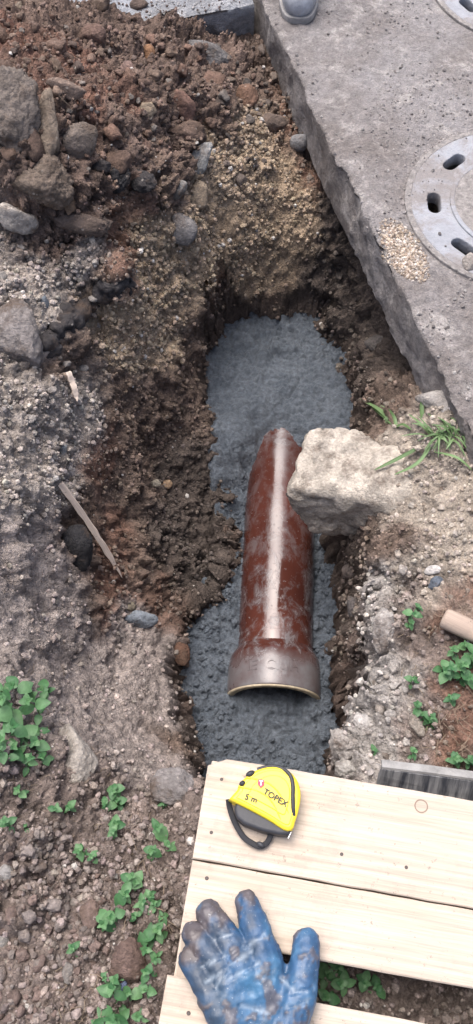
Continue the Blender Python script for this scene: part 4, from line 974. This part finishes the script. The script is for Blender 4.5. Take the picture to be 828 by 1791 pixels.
    pal_ = fbm(v, 18, 4, 19)[:, None]; C = base + (lt - base) * sstep(.5, .75, pal_) + (dk - base) * sstep(.5, .28, pal_)
    palm = np.exp(-(np.hypot(v[:, 0] - .0, (v[:, 1] + .005)) / .04) ** 2)[:, None]; C = C * (1 - .5 * palm) + lt * .5 * palm
    wear = (np.exp(-(cr / .0032) ** 2) * up * sstep(.3, .6, fbm(v, 120, 3, 20)))[:, None]; C = C * (1 - .4 * wear) + np.array([.36, .42, .47]) * .4 * wear
    C = C * (1 - .85 * mud[:, None]) + np.array([.085, .065, .058]) * .85 * mud[:, None]
    set_verts(me, v2); set_col(me, C)
    o = link('glove', me); o.location = c0; tag(o, 'muddy blue rubber glove lying palm up on the pallet boards', 'glove')
glove()

# ================================================================== PLANTS
def leaf_mat(name, c1, c2):
    m = NT(name); oi = m.n('ObjectInfo'); co = m.coord(); c = m.mix(oi.outputs['Random'], c1, c2); n = m.ramp(m.noise(co, 3, 4), [(.3, .8), (.7, 1.2)]); c = m.mix(1, c, n, 'MULTIPLY')
    m.set(c, .5, **{'Specular IOR Level': .35}); tr = m.n('BsdfTranslucent'); m.l(c, tr.inputs[0]); mx = m.n('MixShader'); mx.inputs[0].default_value = .22
    out = m.t.nodes['Material Output']; m.l(m.b.outputs[0], mx.inputs[1]); m.l(tr.outputs[0], mx.inputs[2]); m.l(mx.outputs[0], out.inputs[0]); return m.m
M['leaf'] = leaf_mat('leaf', (.04, .125, .045), (.11, .225, .095)); M['stem'] = leaf_mat('stem', (.09, .16, .05), (.14, .2, .08)); M['blade'] = leaf_mat('grass_blade', (.085, .15, .055), (.16, .25, .11))
def leaf_mesh(wr, fold, droop):
    V_, F_ = [], []; n_ = 7
    for i in range(n_ + 1):
        t = i / n_; wv = wr * (math.sin(math.pi * min(1, t * .96 + .04) ** .8) ** .8) * (1 if t < 1 else .02); z = -droop * t * t
        if i == 0: wv = .04
        V_ += [(t, -wv, z + fold * wv), (t, 0, z), (t, wv, z + fold * wv)]
    for i in range(n_):
        for k in range(2): a = i * 3 + k; F_.append((a, a + 3, a + 4, a + 1))
    return mesh_np('leaf', V_, F_, M['leaf'], True)
LEAF = [leaf_mesh(.36, .4, .15), leaf_mesh(.42, .3, .3), leaf_mesh(.33, .5, .22)]
def plant(px, py, leafpx, nodes, label, group, hgt=None, lean=None, name='weed', cat='weed', base=None):
    if base is None: p, nn, s = hit(px, py)
    else: p, s = base
    L = leafpx * s / FPX; H = hgt or L * (1.0 + .25 * nodes); rg = random
    le = lean or (rg.uniform(-.3, .3), rg.uniform(-.3, .3))
    t = empty(name, p - Vector((0, 0, .003)), (0, 0, 0)); tag(t, label, cat, group)
    top = Vector((le[0] * H, le[1] * H, H)); path = [Vector((0, 0, 0)), top * .5 + Vector((rg.uniform(-.1, .1) * H, rg.uniform(-.1, .1) * H, 0)), top]
    sp = smooth_path(path, 4); link('stem', bm_mesh('stem', tube_bm(sp, [L * .045 * (1 - .5 * i / len(sp)) for i in range(len(sp))], 6), M['stem'], True), t)
    az = rg.uniform(0, 6.28)
    for k in range(nodes):
        f = (k + 1) / nodes; pos = sp[min(len(sp) - 1, int(f * (len(sp) - 1)))]; size = L * (1.0 - .45 * f * (k == nodes - 1) - .12 * f) * (.75 if k == 0 else 1)
        nl = 2 if k < nodes - 1 else 4
        for j in range(nl):
            a = az + j * 2 * math.pi / nl + rg.uniform(-.3, .3); el = (.05 if k < nodes - 1 else .5) + rg.uniform(-.2, .3)
            lf = link('leaf', rg.choice(LEAF), t); sz = size * rg.uniform(.8, 1.15); lf.scale = (sz, sz * rg.uniform(.9, 1.2), sz)
            lf.location = pos; lf.rotation_euler = Euler((rg.uniform(-.25, .25), -el, a))
        az += math.pi / 2 + rg.uniform(-.3, .3)
    return t
g1 = 'leafy weeds beside the limestone slab'; l1 = 'leafy green weed in the dense clump beside the pale limestone slab'
for q in ((10, 1215, 30), (40, 1212, 30), (72, 1222, 30), (88, 1212, 26), (8, 1252, 32), (42, 1248, 34), (70, 1258, 32), (25, 1285, 32), (58, 1290, 32), (6, 1300, 28), (84, 1282, 26), (38, 1320, 28), (68, 1312, 28), (18, 1332, 26), (50, 1345, 24), (82, 1330, 22)): plant(*q, 3, l1, g1)
g2 = 'small weeds in the bare earth'; l2 = 'small low weed sprouting from bare earth below the limestone slab'
for q in ((38, 1390, 20), (17, 1450, 20), (46, 1452, 12), (102, 1411, 14), (124, 1412, 18), (152, 1494, 22), (165, 1504, 14), (140, 1490, 14)): plant(*q, 3, l2, g2)
g3 = 'fine grey green weeds by the flat grey slab'; l3 = 'fine grey green weed between the limestone slab and the pallet'
for q in ((207, 1382, 18), (192, 1405, 18), (216, 1410, 16), (203, 1440, 18), (200, 1460, 14), (280, 1410, 12)): plant(*q, 4, l3, g3)
g4 = 'broad leafed weeds along the pallet edge'; l4 = 'broad leafed green weed growing along the left pallet edge'
for q in ((278, 1452, 24), (265, 1498, 22), (300, 1480, 16), (228, 1548, 22), (240, 1540, 20), (222, 1572, 24), (194, 1608, 26), (208, 1600, 24), (245, 1582, 20), (270, 1590, 18), (265, 1632, 28), (258, 1648, 28), (282, 1640, 22), (240, 1612, 18), (262, 1560, 16), (212, 1712, 30), (200, 1738, 30), (232, 1730, 22), (195, 1775, 32), (222, 1770, 28), (178, 1788, 26), (250, 1775, 22), (268, 1700, 20), (276, 1670, 18), (262, 1735, 18), (285, 1600, 16)): plant(*q, 3, l4, g4)
for q in ((138, 1668, 18), (180, 1705, 14)): plant(*q, 3, 'tiny weed sprouting among the brown clods near the pallet', 'tiny weeds among the clods')
g5 = 'weeds under the pallet gap'
for q in ((570, 1712, 24), (588, 1700, 24), (600, 1722, 24), (640, 1718, 20), (655, 1732, 20), (575, 1745, 20)):
    p = at(q[0], q[1], .0); p.z = zat(p.x, p.y) if zat(p.x, p.y) < .05 else .0; plant(*q, 3, 'green weed growing under the gap between pallet boards', g5, hgt=.03, base=(p, 1.45))
g6 = 'weeds on the right bank'; l6 = 'low green weed on the right bank near the wooden handle'
for q in ((718, 1078, 18), (716, 1092, 14), (768, 1168, 26), (782, 1176, 24), (800, 1165, 22), (815, 1150, 22), (822, 1185, 24), (806, 1190, 20), (790, 1150, 18), (790, 1225, 18), (825, 1165, 20), (812, 1135, 18), (730, 1065, 10)): plant(*q, 3, l6, g6)
g7 = 'weeds behind the black timber'; l7 = 'bright green weed rooted in soil behind the black timber'
for q in ((735, 1248, 20), (748, 1258, 20), (752, 1272, 16), (738, 1255, 14), (786, 1330, 18), (800, 1328, 18), (815, 1335, 18), (826, 1330, 16), (722, 1325, 16), (657, 1320, 14), (716, 1200, 16)): plant(*q, 3, l7, g7)

def blade(t, p0, pts, wid, mat):
    P = smooth_path(pts, 4); V_, F_ = [], []; N_ = len(P)
    for i, p in enumerate(P):
        tg = (P[min(i + 1, N_ - 1)] - P[max(i - 1, 0)]).normalized(); a = tg.cross(Vector((0, 0, 1)));
        if a.length < .05: a = Vector((1, 0, 0))
        a.normalize(); wv = wid * math.sin(math.pi * (0.12 + .86 * i / (N_ - 1))) ** .7; q = p - p0
        V_ += [q - a * wv, q + Vector((0, 0, -wv * .5)), q + a * wv]
    for i in range(N_ - 1):
        for k in range(2): b = i * 3 + k; F_.append((b, b + 3, b + 4, b + 1))
    link('blade', mesh_np('blade', V_, F_, mat), t)
def tuft(px, py, n_, Lpx, label, group=None, extra=()):
    p, nn, s = hit(px, py); t = empty('grass_tuft', p); tag(t, label, 'grass', group); L = Lpx * s / FPX
    for i in range(n_):
        a = random.uniform(0, 6.28); l = L * random.uniform(.5, 1.1); o = Vector((random.uniform(-.5, .5) * L * .8, random.uniform(-.25, .25) * L * .8, 0)) + p
        d = Vector((math.cos(a), math.sin(a), 0)); el = random.uniform(.25, .9)
        blade(t, p, [o, o + d * l * .45 + Vector((0, 0, l * .5 * el)), o + d * l + Vector((0, 0, l * .45 * el - l * .12))], random.uniform(.0011, .0026), M['blade'])
    for e in extra:
        P = []
        for a, b, up in e[:-1]:
            h_, _, _ = hit(a, b); P.append(h_ + (cam.location - h_).normalized() * up)
        blade(t, p, P, e[-1], M['blade'])
tuft(768, 762, 34, 46, 'green grass tuft growing in the joint beside the pavement', None, [
    [(752, 772, .0), (700, 800, .025), (655, 822, .01), .0042], [(757, 775, 0), (730, 810, .03), (690, 830, .012), .0036], [(741, 745, .0), (738, 715, .03), (740, 690, .05), .0045], [(760, 790, 0), (800, 800, .02), (826, 822, .01), .003], [(752, 760, 0), (735, 740, .02), (715, 724, .03), .003]])
tuft(805, 760, 22, 40, 'second bright grass tuft against the pavement joint', None)
tuft(682, 738, 8, 34, 'broad leafed grass sprig hanging over the trench behind the block', None, [
    [(688, 742, .0), (664, 716, .03), (630, 698, .03), .006], [(690, 745, .0), (672, 728, .02), (650, 712, .03), .005], [(694, 748, .0), (690, 730, .03), (680, 715, .04), .004], [(690, 748, .0), (705, 742, .02), (720, 752, .01), .004]])
# dry grass stalks and twigs
M['straw'] = simple('dry_straw', (.24, .185, .13), .85)
def straws():
    bm = bmesh.new()
    regs = [((740, 828, 1240, 1320), 40, .045), ((700, 828, 1060, 1240), 40, .03), ((100, 180, 1700, 1791), 26, .035), ((200, 300, 1420, 1640), 40, .04), ((0, 200, 1150, 1480), 26, .02), ((0, 300, 40, 300), 26, .03)]
    for (x0, x1, y0, y1), n_, L in regs:
        for i in range(n_):
            p, nn, s = hit(random.uniform(x0, x1), random.uniform(y0, y1)); a = random.uniform(0, 6.28); l = L * random.uniform(.4, 1)
            d = Vector((math.cos(a), math.sin(a), 0)); d = (d - nn * d.dot(nn)).normalized() * l
            tube_bm([p - d * .5 + nn * .002, p + nn * random.uniform(.002, .009) + d.cross(nn) * random.uniform(-.3, .3), p + d * .5 + nn * .002], .00045, 4, bm)
    o = link('dry_stalks', bm_mesh('dry_stalks', bm, M['straw'])); tag(o, 'dry straw and root stalks strewn over the soil', 'straw', kind='stuff')
straws()
